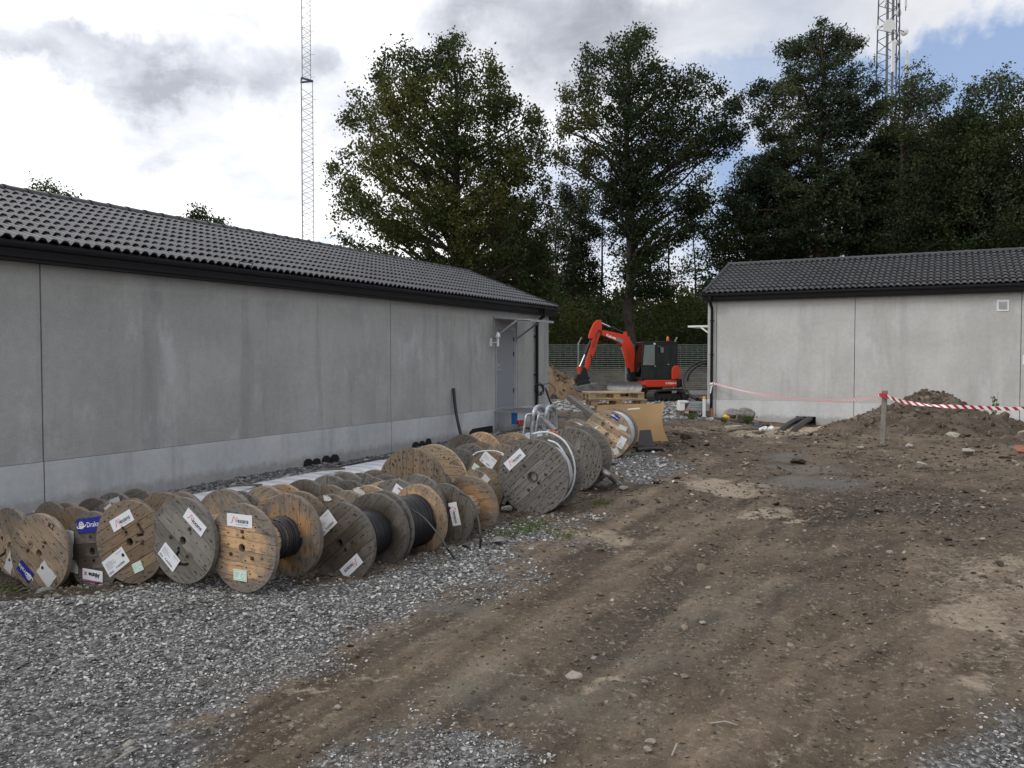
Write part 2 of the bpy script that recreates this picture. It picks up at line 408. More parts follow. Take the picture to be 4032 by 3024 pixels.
M['rock'] = simple('pale_rock', (.34, .31, .27), .9, var=.3, scale=12, bmp=.7)
M['rock_grey'] = simple('grey_rock', (.2, .19, .175), .9, var=.4, scale=5, bmp=.7)
M['brick'] = simple('broken_brick', (.28, .12, .075), .9, var=.3, scale=9, bmp=.5)

def groundm():
    m, t, b = material('yard_ground', .9, .25)
    at = t.add('ShaderNodeAttribute', {'attribute_name': 'mask'}); sp = t.add('ShaderNodeSeparateColor'); t.l.new(at.outputs['Color'], sp.inputs[0])
    gr, sa, da = sp.outputs[0], sp.outputs[1], sp.outputs[2]; green = at.outputs['Alpha']
    wet = t.add('ShaderNodeAttribute', {'attribute_name': 'wet'}).outputs['Fac']
    p = t.add('ShaderNodeNewGeometry').outputs['Position']
    n1 = t.noise(p, 1.3, 6, .6); n2 = t.noise(p, 9, 6, .65); n3 = t.noise(p, 60, 4, .7); n4 = t.noise(p, 170, 2, .6)
    mud = t.mix(t.step(n1, .3, .7), (.100, .074, .053), (.172, .132, .095))
    mud = t.mix(t.step(n2, .35, .7), t.vmath('SCALE', mud, .82), mud)
    mud = t.mix(t.math('MULTIPLY', t.step(n2, .60, .72), .30), mud, (.24, .20, .155))
    mud = t.mix(t.math('MULTIPLY', green, .7), mud, t.mix(n2, (.085, .084, .070), (.135, .133, .112)))
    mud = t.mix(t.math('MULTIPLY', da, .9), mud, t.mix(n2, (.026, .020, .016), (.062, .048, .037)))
    sand = t.mix(n2, (.24, .195, .145), (.40, .335, .26))
    st = t.add('ShaderNodeAttribute', {'attribute_name': 'streak'}).outputs['Fac']
    n5 = t.noise(p, 24, 5, .7); n6 = t.noise(p, 3.1, 5, .6)
    mud = t.vmath('SCALE', mud, t.math('ADD', .40, t.math('MULTIPLY', st, 1.15)))
    crumb = t.math('MULTIPLY', t.step(n5, .53, .64), t.math('ADD', .35, t.step(n6, .42, .60)))
    mud = t.mix(t.math('MULTIPLY', crumb, .62, clamp=True), mud, (.27, .235, .19))
    mud = t.mix(t.math('MULTIPLY', t.step(t.noise(t.vmath('ADD', p, (5, 5, 5)), 19, 5, .7), .54, .66), .55), mud, t.vmath('SCALE', mud, .5))
    edge = t.step(t.math('ADD', sa, t.math('ADD', t.math('MULTIPLY', t.math('SUBTRACT', n2, .5), 1.0), t.math('MULTIPLY', t.math('SUBTRACT', n5, .5), .9))), .25, .85)
    c = t.mix(t.math('MULTIPLY', edge, .8), mud, sand)
    vo = t.add('ShaderNodeTexVoronoi', Vector=p, Scale=34.0); vo2 = t.add('ShaderNodeTexVoronoi', Vector=p, Scale=75.0)
    cell = t.add('ShaderNodeSeparateColor'); t.l.new(vo.outputs['Color'], cell.inputs[0])
    gcol = t.ramp(cell.outputs[0], [(0, (.055, .055, .06)), (.5, (.12, .122, .128)), (.85, (.22, .225, .23)), (1, (.4, .41, .41))])
    gcol = t.vmath('SCALE', gcol, t.math('SUBTRACT', 1.1, t.math('MULTIPLY', t.step(vo.outputs['Distance'], .3, .75), .6)))
    c = t.mix(t.math('MULTIPLY', t.step(t.math('ADD', gr, t.math('MULTIPLY', t.math('SUBTRACT', n2, .5), .8)), .2, .85), .85), c, gcol)
    wcol = t.mix(n2, (.085, .08, .074), (.14, .135, .125))
    c = t.mix(t.math('MULTIPLY', t.step(t.math('ADD', wet, t.math('MULTIPLY', t.math('SUBTRACT', n2, .5), .9)), .3, .7), .6), c, wcol)
    c = t.vmath('SCALE', c, t.math('ADD', .36, t.math('ADD', t.math('MULTIPLY', n3, .80), t.math('MULTIPLY', n4, .48))))
    t.put(b.inputs['Base Color'], c)
    t.put(b.inputs['Roughness'], t.math('SUBTRACT', .95, t.math('MULTIPLY', wet, .45)))
    h = t.math('ADD', t.math('MULTIPLY', n2, .7), t.math('ADD', t.math('MULTIPLY', n3, .5), t.math('MULTIPLY', n4, .2)))
    h = t.math('ADD', h, t.math('MULTIPLY', t.math('MULTIPLY', gr, t.math('SUBTRACT', 1, vo.outputs['Distance'])), .8))
    bump(t, b, h, .85, .03)
    return m
M['ground'] = groundm()
def earthm(name, a, b_, c_, sc=6):
    m, t, b = material(name, .95, .2); p = t.add('ShaderNodeNewGeometry').outputs['Position']
    n1 = t.noise(p, sc * .25, 6, .65); n2 = t.noise(p, sc, 6, .7); n3 = t.noise(p, 45, 4, .7)
    c = t.mix(t.step(n1, .35, .65), a, b_); c = t.mix(t.math('MULTIPLY', t.step(n2, .58, .72), .6), c, c_)
    t.put(b.inputs['Base Color'], t.vmath('SCALE', c, t.math('ADD', .55, t.math('MULTIPLY', n3, .85))))
    bump(t, b, t.math('ADD', n2, t.math('MULTIPLY', n3, .5)), 1.0, .05); return m
M['earth'] = earthm('dug_earth', (.075, .059, .046), (.155, .126, .098), (.235, .195, .155))
M['sand'] = earthm('yellow_sand', (.17, .118, .075), (.26, .19, .125), (.10, .07, .046), 2.2)
M['sand_l'] = earthm('pale_sand', (.36, .28, .2), (.46, .37, .27), (.28, .21, .15), 3)
m, t, b = material('white_wrapping_film', .38, .5)
oc = t.add('ShaderNodeTexCoord').outputs['Object']
wv = t.add('ShaderNodeTexWave', {'bands_direction': 'X'}, Vector=oc, Scale=1.05, Distortion=.4, Detail=2)
n = t.noise(oc, 6, 5, .6)
t.put(b.inputs['Base Color'], t.mix(t.math('MULTIPLY', t.step(wv.outputs['Fac'], .45, .75), .6), (.58, .60, .635), (.34, .36, .385)))
bump(t, b, n, .6, .03); M['film'] = m
def stripes():
    m, t, b = material('red_white_barrier_tape', .4, .4)
    uv = t.add('ShaderNodeUVMap'); sx = t.add('ShaderNodeSeparateXYZ'); t.l.new(uv.outputs[0], sx.inputs[0])
    s = t.math('FRACT', t.math('ADD', t.math('MULTIPLY', sx.outputs[0], 6.5), t.math('MULTIPLY', sx.outputs[1], .55)))
    t.put(b.inputs['Base Color'], t.mix(t.math('GREATER_THAN', s, .52), (.82, .8, .8), (.42, .02, .055))); return m
M['tape'] = stripes()
# ------------------------------------------------------------ ground
C_, S_ = math.cos(R_(27.56)), math.sin(R_(27.56))     # the long walls stand at this angle to the view
P_L = 10.45                                           # distance of the left wall's plane
def left_pt(t_, p_, z=0.0): return Vector((-p_ * C_ + t_ * S_, p_ * S_ + t_ * C_, z))
def left_t(px, p_=P_L):
    r = (px - CX) / F; return (r * p_ * S_ + p_ * C_) / (S_ - r * C_)
RC = Vector((6.35, 26.95, 0))                         # near corner of the right building
def right_t(px):
    r = (px - CX) / F; return (r * RC.y - RC.x) / (C_ + r * S_)

BUMPS = [  # x, y, height, sigma x, sigma y
    (-4.3, 7.9, -.20, .95, .95), (-3.7, 8.9, -.12, 1.2, .9), (-1.2, 8.9, -.12, .9, .8), (-2.0, 9.2, -.08, 1.0, .8),
    (8.6, 24.1, -.27, 1.5, 2.0), (12.6, 17.3, .28, 2.4, 1.3), (8.8, 19.3, .12, 2.2, .8),
    (10.5, 15.2, .05, 2, .8), (-3.1, 6.2, .07, 1.5, .28), (1.0, 20.5, .12, 1.2, .8)]
RUTS = [([(-1.3, 2.2), (-.3, 3.9), (.9, 5.9), (2.0, 8.2), (3.0, 11), (3.5, 15), (3.4, 20), (3.0, 26)], .22), ([(.3, 1.8), (1.1, 3.3), (2.3, 5.2), (3.5, 7.6), (4.6, 10.6), (5.1, 15), (5.0, 20), (4.4, 26)], .22),
        ([(-1.2, 2.4), (.6, 4.3), (1.9, 5.6), (4.0, 7.6), (7.0, 9.6), (11, 11.2)], .2), ([(.9, 2.3), (2.0, 3.5), (3.2, 4.6), (5.2, 6.4), (8.2, 8.2), (12, 9.6)], .2),
        ([(11.5, 10.3), (8.3, 11.2), (5.9, 13), (4.6, 15.6), (4.0, 19), (3.7, 25)], .28), ([(12.5, 12.2), (9.3, 12.9), (7.2, 14.2), (6.2, 16), (5.6, 19), (5.2, 25)], .28),
        ([(12, 10.9), (8.3, 12.0), (6.6, 13.2), (5.4, 15.2), (4.7, 19)], .2)]
def streaks(x, y):
    """fine long marks that follow the wheels: parallel to the wall on the left, turning to the right farther off"""
    o = 0; ws = 0
    for dx, dy, wgt in ((.46, .89, np.clip(1.3 - (x - .35 * y) * .5, 0, 1)), (.73, .68, np.clip(1.2 - abs(x - .5 * y + .5) * .45, 0, 1)), (-.93, .37, np.clip((x - 3) * .35, 0, 1) * np.clip((y - 7) * .4, 0, 1)), (.05, 1, np.clip((y - 13) * .3, 0, 1))):
        u = x * dx + y * dy; v = -x * dy + y * dx + .25 * fbm(x, y, .5, 2, 60); wgt = wgt + .02
        o = o + wgt * (fbm(u * .16 + 31 * dx, v * 2.2, 1, 3, 52) * .38 + fbm(u * .5 + 11 * dx, v * 8.5, 1, 3, 55) * .62); ws = ws + wgt
    return np.clip((o / ws - .5) * 2.1 + .5, 0, 1)
def ruts(x, y, along=False):
    best = np.full(x.shape, 9.0); w_ = .25; al = np.zeros(x.shape)
    for pl, wd in RUTS:
        L = 0.0
        for (x0, y0), (x1, y1) in zip(pl, pl[1:]):
            dx, dy = x1 - x0, y1 - y0; l = math.hypot(dx, dy); q = np.clip(((x - x0) * dx + (y - y0) * dy) / (l * l), 0, 1)
            d = np.hypot(x - x0 - q * dx, y - y0 - q * dy) / wd; al = np.where(d < best, L + q * l, al); best = np.minimum(best, d); L += l
    return (best, al) if along else best
def ground_h(x, y, detail=True):
    x = np.asarray(x, float); y = np.asarray(y, float); h = np.zeros(x.shape)
    for bx, by, bh, sx, sy in BUMPS: h += bh * np.exp(-((x - bx) / sx) ** 2 - ((y - by) / sy) ** 2)
    p = -x * C_ + y * S_; tt = x * S_ + y * C_                      # gravel bank along the left wall
    h += np.where((tt < 24) & (p < 11.5), np.clip((p - 9.0) / .8, 0, 1) * -.095, 0)
    h += (fbm(x, y, .35, 3, 5) - .5) * .10 * np.clip((y - 3) / 6, .2, 1)
    if detail:
        d, al = ruts(x, y, True); wob = fbm(x, y, 2.5, 3, 9)
        h += -.013 * (np.sin(al * 2 * np.pi / .17 + 2.2 * np.sin(d * 2.5)) > .1) * (d < .95) * np.clip(wob * 3 - .9, 0, 1) * np.clip((11 - y) / 4, 0, 1)
        h += -.030 * np.exp(-d ** 2) * (.5 + wob) + .020 * np.exp(-(d - 1.7) ** 2 * 4) * wob
        h += (streaks(x, y) - .5) * .022
        h += (fbm(x, y, 3.0, 4, 11) - .5) * .040 + (fbm(x, y, 14., 4, 15) - .5) * .024 * np.clip(14 / (np.hypot(x, y) + .1), 0, 1)
    return h
def gz(x, y): return float(ground_h(np.array([x]), np.array([y]), False)[0])

G_POLY = [[(-900, 1300), (40, 1305), (120, 1302), (200, 1262), (300, 1250), (420, 1250), (520, 1262), (620, 1250), (720, 1248), (790, 1238), (860, 1222), (930, 1208), (1020, 1188), (1110, 1160), (1200, 1142), (1290, 1120),
           (1310, 1135), (1220, 1172), (1150, 1205), (1060, 1245), (930, 1300), (830, 1335), (760, 1375), (620, 1420), (490, 1480), (400, 1515), (300, 1580), (195, 1659), (90, 1760), (-900, 2400)],
          [(1285, 985), (1420, 972), (1455, 1000), (1400, 1045), (1330, 1062), (1290, 1030)],
          [(860, 1700), (890, 1620), (960, 1565), (1040, 1580), (1120, 1605), (1190, 1640), (1210, 1720), (1100, 1900), (860, 1900)],
          [(2050, 1720), (2110, 1600), (2212, 1550), (2400, 1500), (2600, 1700), (2400, 1900)],
          [(1150, 845), (1275, 850), (1300, 884), (1150, 884)], [(1330, 868), (1535, 868), (1535, 908), (1400, 914), (1330, 880)]]
SAND = [(1560, 1056, 125, 13, 1.0), (1680, 1101, 75, 9, 1.0), (1775, 1119, 24, 5, 1.0), (1290, 1185, 95, 22, .8), (2110, 1225, 160, 50, .6), (2190, 1340, 120, 90, .68), (2150, 1430, 120, 50, .45),
        (770, 1452, 60, 12, .6), (640, 1492, 60, 12, .65), (1755, 1590, 40, 32, .55), (2160, 1510, 70, 32, .7), (40, 1645, 70, 26, .9), (1480, 1010, 110, 30, .45), (1250, 1130, 80, 12, .35), (1880, 1440, 50, 14, .4),
        (1640, 1480, 40, 14, .3), (1240, 1460, 28, 7, .8), (1500, 1300, 70, 10, .35), (1430, 1215, 110, 16, .35), (1300, 1340, 60, 10, .3), (2000, 1560, 70, 16, .35), (1800, 920, 170, 10, .5), (1690, 928, 95, 18, 1.0), (1500, 925, 70, 6, .5), (2050, 1000, 180, 14, .35), (1350, 1400, 60, 8, .3)]
DARK = [(1930, 1085, 360, 48, .95), (1720, 1010, 220, 26, .6), (1560, 955, 150, 20, .45), (2120, 1125, 200, 26, .7), (1330, 1060, 120, 26, .45), (1130, 1120, 120, 30, .4), (1700, 940, 160, 12, .5), (1870, 1000, 60, 12, .6),
        (1650, 1230, 260, 26, .28), (1550, 1380, 240, 34, .25), (1860, 1400, 90, 60, .3), (700, 1600, 300, 60, .2)]
GREEN = [(1150, 1500, 220, 55, .75), (1380, 1400, 190, 45, .7), (1500, 1330, 140, 30, .6), (1000, 1590, 200, 40, .55), (2150, 1580, 90, 60, .5), (1700, 1300, 200, 30, .3), (900, 1370, 90, 20, .4)]
WET = [(1745, 1008, 90, 10, 1.0), (1760, 1042, 120, 14, 1.0), (1690, 985, 60, 8, .8), (930, 1325, 130, 17, .75)]
def lobes(px, py, L):
    r = np.zeros(px.shape)
    for x0, y0, rx, ry, a in L: r = np.maximum(r, a * np.clip(1.35 - np.hypot((px - x0) / rx, (py - y0) / ry) * .85, 0, 1))
    return r
def masks(x, y, h):
    """which soil lies where: gravel, sand, dark mud with painted drum shade, greenish silt, wet"""
    with np.errstate(all='ignore'):
        front = y > .8; ys = np.where(front, y, .8)
        px, py = project(x, ys, h * 0); px = px / 1.8228; py = py / 1.8228
    nx = (fbm(x, y, 1.3, 5, 21) - .5); ny = (fbm(x, y, 1.3, 5, 31) - .5)
    sc = 1789 / np.maximum(ys, 3.0) * .9; jx = px + nx * sc * 1.6; jy = py + ny * sc * .55
    g = np.zeros(x.shape); rs = np.random.RandomState(5)
    for _ in range(10):
        ox, oy = rs.randn(2) * .22; hit = np.zeros(x.shape, bool)
        for P in G_POLY: hit |= inside(jx + ox * sc, jy + oy * sc * .35, P)
        g += hit / 10.0
    p = -x * C_ + y * S_; tt = x * S_ + y * C_
    g = np.where(front, g, 0); g = np.maximum(g, np.clip((p + nx - 8.5) * 3, 0, 1) * (tt < 23.5) * (p < 12))
    sa = lobes(jx, jy, SAND) * front; da = lobes(jx, jy, DARK) * front; gn = lobes(jx, jy, GREEN) * front; we = lobes(px + nx * sc * .4, py + ny * sc * .2, WET) * front
    sto = np.clip((p - 4.2 + nx) * 1.2, 0, 1) * np.clip((8.8 - p) * 2, 0, 1) * (tt > 3) * (tt < 21)      # dark soil under the drums, deepened with their painted shade
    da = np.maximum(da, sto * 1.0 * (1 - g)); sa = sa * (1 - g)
    da = np.maximum(da, np.exp(-ruts(x, y) ** 2) * .35 * (1 - g))
    return g, sa, da, gn, we

def make_ground():
    az = np.concatenate([np.linspace(-180, -60, 26, endpoint=False), np.linspace(-60, -37, 24, endpoint=False), np.linspace(-37, 37, 400), np.linspace(37, 60, 25)[1:], np.linspace(60, 180, 26, endpoint=False)[1:]])
    rr = np.concatenate([np.geomspace(.4, 3.2, 12, endpoint=False), np.geomspace(3.2, 30, 330, endpoint=False), np.geomspace(30, 60, 40, endpoint=False), np.geomspace(60, 3000, 24)])
    A, Rr = np.meshgrid(np.radians(az), rr); X = np.sin(A) * Rr; Y = np.cos(A) * Rr
    H = ground_h(X, Y); H *= np.clip(1.3 - Rr / 120, 0, 1)
    g, sa, da, gn, we = masks(X, Y, H)
    H = H + (fbm(X, Y, 22, 2, 41) - .5) * .022 * g * np.clip(10 / Rr, 0, 1) - we * .0
    V = np.stack([X, Y, H], -1).reshape(-1, 3); nr, na = X.shape
    V = np.vstack([V, [[0, 0, gz(0, 0)]]]); i = np.arange(nr - 1)[:, None] * na; j = np.arange(na); jn = (j + 1) % na
    Fc = np.stack([i + j, i + na + j, i + na + jn, i + jn], -1).reshape(-1, 4)[:, ::-1]
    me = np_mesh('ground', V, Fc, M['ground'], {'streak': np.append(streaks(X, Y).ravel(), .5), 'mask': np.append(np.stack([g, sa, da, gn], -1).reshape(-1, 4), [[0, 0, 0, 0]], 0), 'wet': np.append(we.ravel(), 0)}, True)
    bm = bmesh.new(); bm.from_mesh(me); bm.verts.ensure_lookup_table(); c = bm.verts[len(V) - 1]
    for q in range(na): bm.faces.new((c, bm.verts[(q + 1) % na], bm.verts[q]))
    bm.to_mesh(me); bm.free()
    tag(link('ground', me), 'muddy brown construction yard ground with gravel and sandy patches', kind='structure')
make_ground()

def rock_mesh(name, mat, seed, sub=2, flat=.7, amp=.35):
    r = random.Random(seed); bm = bmesh.new(); bmesh.ops.create_icosphere(bm, subdivisions=sub, radius=.5)
    pl = [Vector((r.gauss(0, 1), r.gauss(0, 1), r.gauss(0, 1))).normalized() for _ in range(9)]; ds = [r.uniform(.26, .45) for _ in pl]
    for v in bm.verts:
        for n_, d_ in zip(pl, ds):
            e = v.co.dot(n_) - d_
            if e > 0: v.co -= n_ * e
        v.co.z *= flat; v.co *= 1 + r.uniform(-amp, amp) * .12
    me = bpy.data.meshes.new(name); bm.to_mesh(me); bm.free(); me.materials.append(mat); return me

def scatter(name, pts, rots, scls, meshes, label):
    """one stuff object: stones instanced on points"""
    me = bpy.data.meshes.new(name); me.from_pydata([tuple(p) for p in pts], [], [])
    a = me.attributes.new('rot', 'FLOAT_VECTOR', 'POINT'); a.data.foreach_set('vector', rots.astype(np.float32).ravel())
    a = me.attributes.new('scl', 'FLOAT_VECTOR', 'POINT'); a.data.foreach_set('vector', scls.astype(np.float32).ravel())
    ng = bpy.data.node_groups.new(name, 'GeometryNodeTree'); ng.interface.new_socket('Geometry', in_out='INPUT', socket_type='NodeSocketGeometry')
    ng.interface.new_socket('Geometry', in_out='OUTPUT', socket_type='NodeSocketGeometry')
    gi = ng.nodes.new('NodeGroupInput'); go = ng.nodes.new('NodeGroupOutput'); jn = ng.nodes.new('GeometryNodeJoinGeometry')
    for ms in meshes:
        o = bpy.data.objects.new(name + '_piece', ms); oi = ng.nodes.new('GeometryNodeObjectInfo'); oi.inputs[0].default_value = o; oi.inputs['As Instance'].default_value = True
        ng.links.new(oi.outputs['Geometry'], jn.inputs[0])
    ip = ng.nodes.new('GeometryNodeInstanceOnPoints'); ip.inputs['Pick Instance'].default_value = True
    ng.links.new(gi.outputs[0], ip.inputs['Points']); ng.links.new(jn.outputs[0], ip.inputs['Instance'])
    for nm, sk in (('rot', 'Rotation'), ('scl', 'Scale')):
        na = ng.nodes.new('GeometryNodeInputNamedAttribute'); na.data_type = 'FLOAT_VECTOR'; na.inputs[0].default_value = nm; ng.links.new(na.outputs[0], ip.inputs[sk])
    ng.links.new(ip.outputs[0], go.inputs[0])
    o = link(name, me); md = o.modifiers.new('scatter', 'NODES'); md.node_group = ng
    return tag(o, label, kind='stuff')

def strew(n, r0, r1, seed, size, pick, a0=-36, a1=36, flat=.6, sink=.25):
    rs = np.random.RandomState(seed); lr = np.exp(rs.uniform(math.log(r0), math.log(r1), n)); a = np.radians(rs.uniform(a0, a1, n))
    x, y = np.sin(a) * lr, np.cos(a) * lr; h = ground_h(x, y); g, sa, da, gn, we = masks(x, y, h)
    keep = rs.rand(n) < pick(g, sa, da, gn, we, x, y); x, y, h, lr, g = x[keep], y[keep], h[keep], lr[keep], g[keep]; k = len(x)
    s = size(lr, rs, k); rot = rs.uniform(0, 6.28, (k, 3)) * [.09, .09, 1]; sc = np.stack([s * rs.uniform(.8, 1.4, k), s * rs.uniform(.7, 1.1, k), s * rs.uniform(.5, 1.0, k) * flat], -1)
    return np.stack([x, y, h + sc[:, 2] * (.5 - sink)], -1), rot, sc
VAR = lambda mat, s: [rock_mesh('stone_piece', M[mat], s + i, 1, .8, .6) for i in range(4)]
drumzone = lambda x, y: (( -x * C_ + y * S_) > 8.72) & ((x * S_ + y * C_) < 23.2) & ((-x * C_ + y * S_) < 10.4)
p, r, s_ = strew(340000, 3.2, 26, 1, lambda lr, rs, k: np.clip(.0029 * lr, .012, .042) * np.minimum(rs.lognormal(0, .42, k), 2.1), lambda g, sa, da, gn, we, x, y: np.where(drumzone(x, y), 0, np.clip(g * 1.15, 0, .95) ** 1.5 * np.clip(fbm(x, y, .9, 4, 33) * 3.0 - .55, .35, 1) * np.where((y > 11) & (y < 24), .4, 1)) * (1 - .8 * we))
scatter('gravel', p, r, s_, VAR('stone', 10), 'grey crushed gravel spread in front of the cable drums')
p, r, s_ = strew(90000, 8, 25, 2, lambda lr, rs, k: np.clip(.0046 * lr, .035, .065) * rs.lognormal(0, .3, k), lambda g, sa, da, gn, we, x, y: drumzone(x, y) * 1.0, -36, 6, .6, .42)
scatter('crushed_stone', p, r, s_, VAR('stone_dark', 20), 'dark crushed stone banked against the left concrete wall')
p, r, s_ = strew(70000, 3.3, 30, 3, lambda lr, rs, k: np.clip(.0017 * lr, .006, .028) * rs.lognormal(0, .6, k), lambda g, sa, da, gn, we, x, y: np.where(g > .4, 0, .38 + .3 * sa) * (fbm(x, y, .9, 4, 50) > .44))
scatter('loose_pebbles', p, r, s_, VAR('pebble', 30), 'small pebbles and chips strewn over the brown mud')
p, r, s_ = strew(50000, 3.3, 32, 4, lambda lr, rs, k: np.clip(.003 * lr, .010, .06) * rs.lognormal(0, .5, k), lambda g, sa, da, gn, we, x, y: np.where(g > .5, 0, (.15 + .75 * da + .35 * (x > 6.5) * (y > 14)) * (1 - we)))
scatter('soil_clods', p, r, s_, VAR('clod', 40), 'small clods of brown soil on the churned track')
p, r, s_ = strew(26000, 26, 44, 6, lambda lr, rs, k: np.clip(.0032 * lr, .07, .13) * rs.lognormal(0, .3, k), lambda g, sa, da, gn, we, x, y: np.clip(g * 1.3, 0, 1), 0, 14)
scatter('gravel', p, r, s_, VAR('stone', 70), 'light grey gravel in front of the excavator and the sand heap')
# ------------------------------------------------------------ the two concrete buildings
def tile_mesh(name, Wd, L, amp, mat, th=.026):
    xs = np.linspace(0, 1, 15); prof = [amp * math.sin(2 * math.pi * (2 * x) - .6) + amp * .38 * math.sin(4 * math.pi * (2 * x)) for x in xs]
    vs, fs = [], []; lift = .034
    for z0, x in zip(prof, xs): vs += [(x * Wd, 0, z0 + lift), (x * Wd, L, z0 + .002), (x * Wd, .004, z0 + lift - th)]
    for i in range(14):
        a = 3 * i; fs += [(a, a + 3, a + 4, a + 1), (a + 2, a + 5, a + 3, a)]
    me = bpy.data.meshes.new(name); me.from_pydata(vs, [], fs); me.materials.append(mat)
    me.polygons.foreach_set('use_smooth', [True] * len(fs)); smooth_sharp(me, 55); return me
def joined(me0, mats):
    v0 = np.array([v.co[:] for v in me0.vertices]); f0 = np.array([p.vertices[:] for p in me0.polygons]); V, Q = [], []
    for i, m_ in enumerate(mats):
        mm = np.array(m_); V.append(v0 @ mm[:3, :3].T + mm[:3, 3]); Q.append(f0 + len(v0) * i)
    me = np_mesh(me0.name + '_mass', np.vstack(V), np.vstack(Q), me0.materials[0], None, True); smooth_sharp(me, 55); return me

def house(name, label, loc, rz, x0, x1, depth, zp, zw, ztile, zridge, joints, mats, tileW, near_x, over=.25, gx=(.12, .12), opening=None):
    root = tag(empty(name, loc, rz), label, 'building')
    wallm_, plm, tm = mats; th = .16; xs = [x0] + joints + [x1]
    for a, b in zip(xs, xs[1:]):                               # each precast panel and its plinth
        MB().bb((a + .009, 0, zp + .004), (b - .009, th, zw)).build('wall_panel', wallm_, root, bev=.006)
        if opening and a < opening[0] < b:
            o0, o1, oz0, oz1 = opening
            q = MB().bb((a + .009, -.012, -.35), (o0, th, zp)).bb((o1, -.012, -.35), (b - .009, th, zp)).bb((o0, -.012, oz1), (o1, th, zp)).bb((o0, -.012, -.6), (o1, th, oz0))
            pl = q.build('plinth_panel', plm, root); MB().bb((o0 - .05, .3, -.5), (o1 + .05, .34, oz1 + .1)).build('black_shade_panel', M['black_plastic'], pl)  # black panel behind the hole stands in for the shade inside
        else: MB().bb((a + .009, -.012, -.35), (b - .009, th, zp)).build('plinth_panel', plm, root, bev=.004)
    for a in joints: MB().bb((a - .012, .012, -.3), (a + .012, .05, zw)).build('joint_seal', M['joint'], root)
    s = (zridge - ztile) / (depth / 2 + over); ang = math.atan(s); SL = (depth / 2 + over) / math.cos(ang)
    g = MB()                                                   # end walls, back wall, attic floor
    for a, b in ((x0, x0 + th), (x1 - th, x1)):
        g.bb((a + .002, th, -.3), (b - .002, depth - th, zw)); m_ = RZ(R_(90)); m_ = Matrix(((0, 1, 0, 0), (1, 0, 0, 0), (0, 0, 1, 0), (0, 0, 0, 1)))
        g.prism([(.02, zw + .001), (depth - .02, zw + .001), (depth / 2, zw + s * depth / 2 + (ztile - zw) - .12 + s * over)], a + .002, b - .002, m_)
    g.bb((x0, depth - th, -.3), (x1, depth, zw)); g.bb((x0 + th, th, zw - .1), (x1 - th, depth - th, zw - .02)); g.build('end_wall', wallm_, root)
    f = MB(); xa, xb = x0 - gx[0], x1 + gx[1]                  # eaves
    f.bb((xa, -over + .03, ztile - .27), (xb, .0, ztile - .235)); f.build('soffit', M['black_metal'], root)
    MB().bb((xa, -over - .0, ztile - .235), (xb, -over + .03, ztile - .03)).build('fascia_board', M['black_metal'], root)
    gt = MB(); n = 9; prof = [(-.065 * math.cos(math.pi * i / n), -.065 * math.sin(math.pi * i / n)) for i in range(n + 1)]
    prof2 = [(q * .93, r_ * .93) for q, r_ in prof[::-1]]; gy, gzz = -over - .072, ztile - .06
    pr = [(gy + q, gzz + r_) for q, r_ in prof] + [(gy + q, gzz + r_) for q, r_ in prof2]; mm = Matrix(((0, 1, 0, 0), (1, 0, 0, 0), (0, 0, 1, 0), (0, 0, 0, 1)))
    for i in range(n):
        gt.prism([pr[i], pr[i + 1], pr[2 * n - i], pr[2 * n + 1 - i]], xa, xb, mm)
    gt.build('gutter', M['fascia'], root, 50)
    MB().bb((xa, -over - .006, ztile - .16), (xb, -over - .001, ztile - .028)).build('fascia_trim', M['fascia'], root)
    # roof: underlay board, tiles, ridge tiles, verge strips
    roof = link('roof', None, root); roof.empty_display_size = .2
    def slope_m(x, side=0):
        if side == 0: return Matrix(((1, 0, 0, x), (0, math.cos(ang), -math.sin(ang), -over), (0, math.sin(ang), math.cos(ang), ztile), (0, 0, 0, 1)))
        return Matrix(((-1, 0, 0, x), (0, -math.cos(ang), math.sin(ang), depth + over), (0, math.sin(ang), math.cos(ang), ztile), (0, 0, 0, 1)))
    MB().bb((xa + .02, .02, -.09), (xb - .02, SL - .002, -.03), slope_m(0)).build('roof_board', M['black_metal'], roof)
    MB().bb((-xb + .02, .02, -.09), (-xa - .02, SL - .002, -.02), slope_m(0, 1)).build('back_roof_slope', tm, roof)
    rows = int(round(SL / .345)); L = SL / rows; nc = int((xb - xa) / tileW); tw = (xb - xa) / nc
    me = tile_mesh('tile', tw, L + .035, .026, tm); places = []
    for c in range(nc):
        for r in range(rows):
            x = xa + c * tw; m_ = slope_m(x) @ T(0, r * L - (.06 if r == 0 else 0), .006 + rnd.uniform(-.002, .002)); places.append((abs(x - near_x) + r * .01, m_))
    places.sort(key=lambda q: q[0])
    for _, m_ in places[:300]: link('tile', me, roof, m_)
    tag(link('tile', joined(me, [m_ for _, m_ in places[300:]]), roof), kind='stuff')
    rm = MB(); n = 8
    prof = [(.115 * math.cos(math.pi * i / n), .085 * math.sin(math.pi * i / n)) for i in range(n + 1)]
    Lr = .37
    vs = []; 
    for xq, k in ((0, 1.08), (.05, 1.08), (.055, 1.0), (Lr + .03, .93)): vs += [(xq, a * k, b * k) for a, b in prof]
    fs = [(q * (n + 1) + i, (q + 1) * (n + 1) + i, (q + 1) * (n + 1) + i + 1, q * (n + 1) + i + 1) for q in range(3) for i in range(n)]
    rm.raw(vs, fs); rme = rm.mesh('ridge_tile', M['tile_r'], True)
    nr = int((xb - xa) / Lr)
    for i in range(nr): link('ridge_tile', rme, roof, T(xa + i * (xb - xa) / nr, depth / 2, zridge - .005))
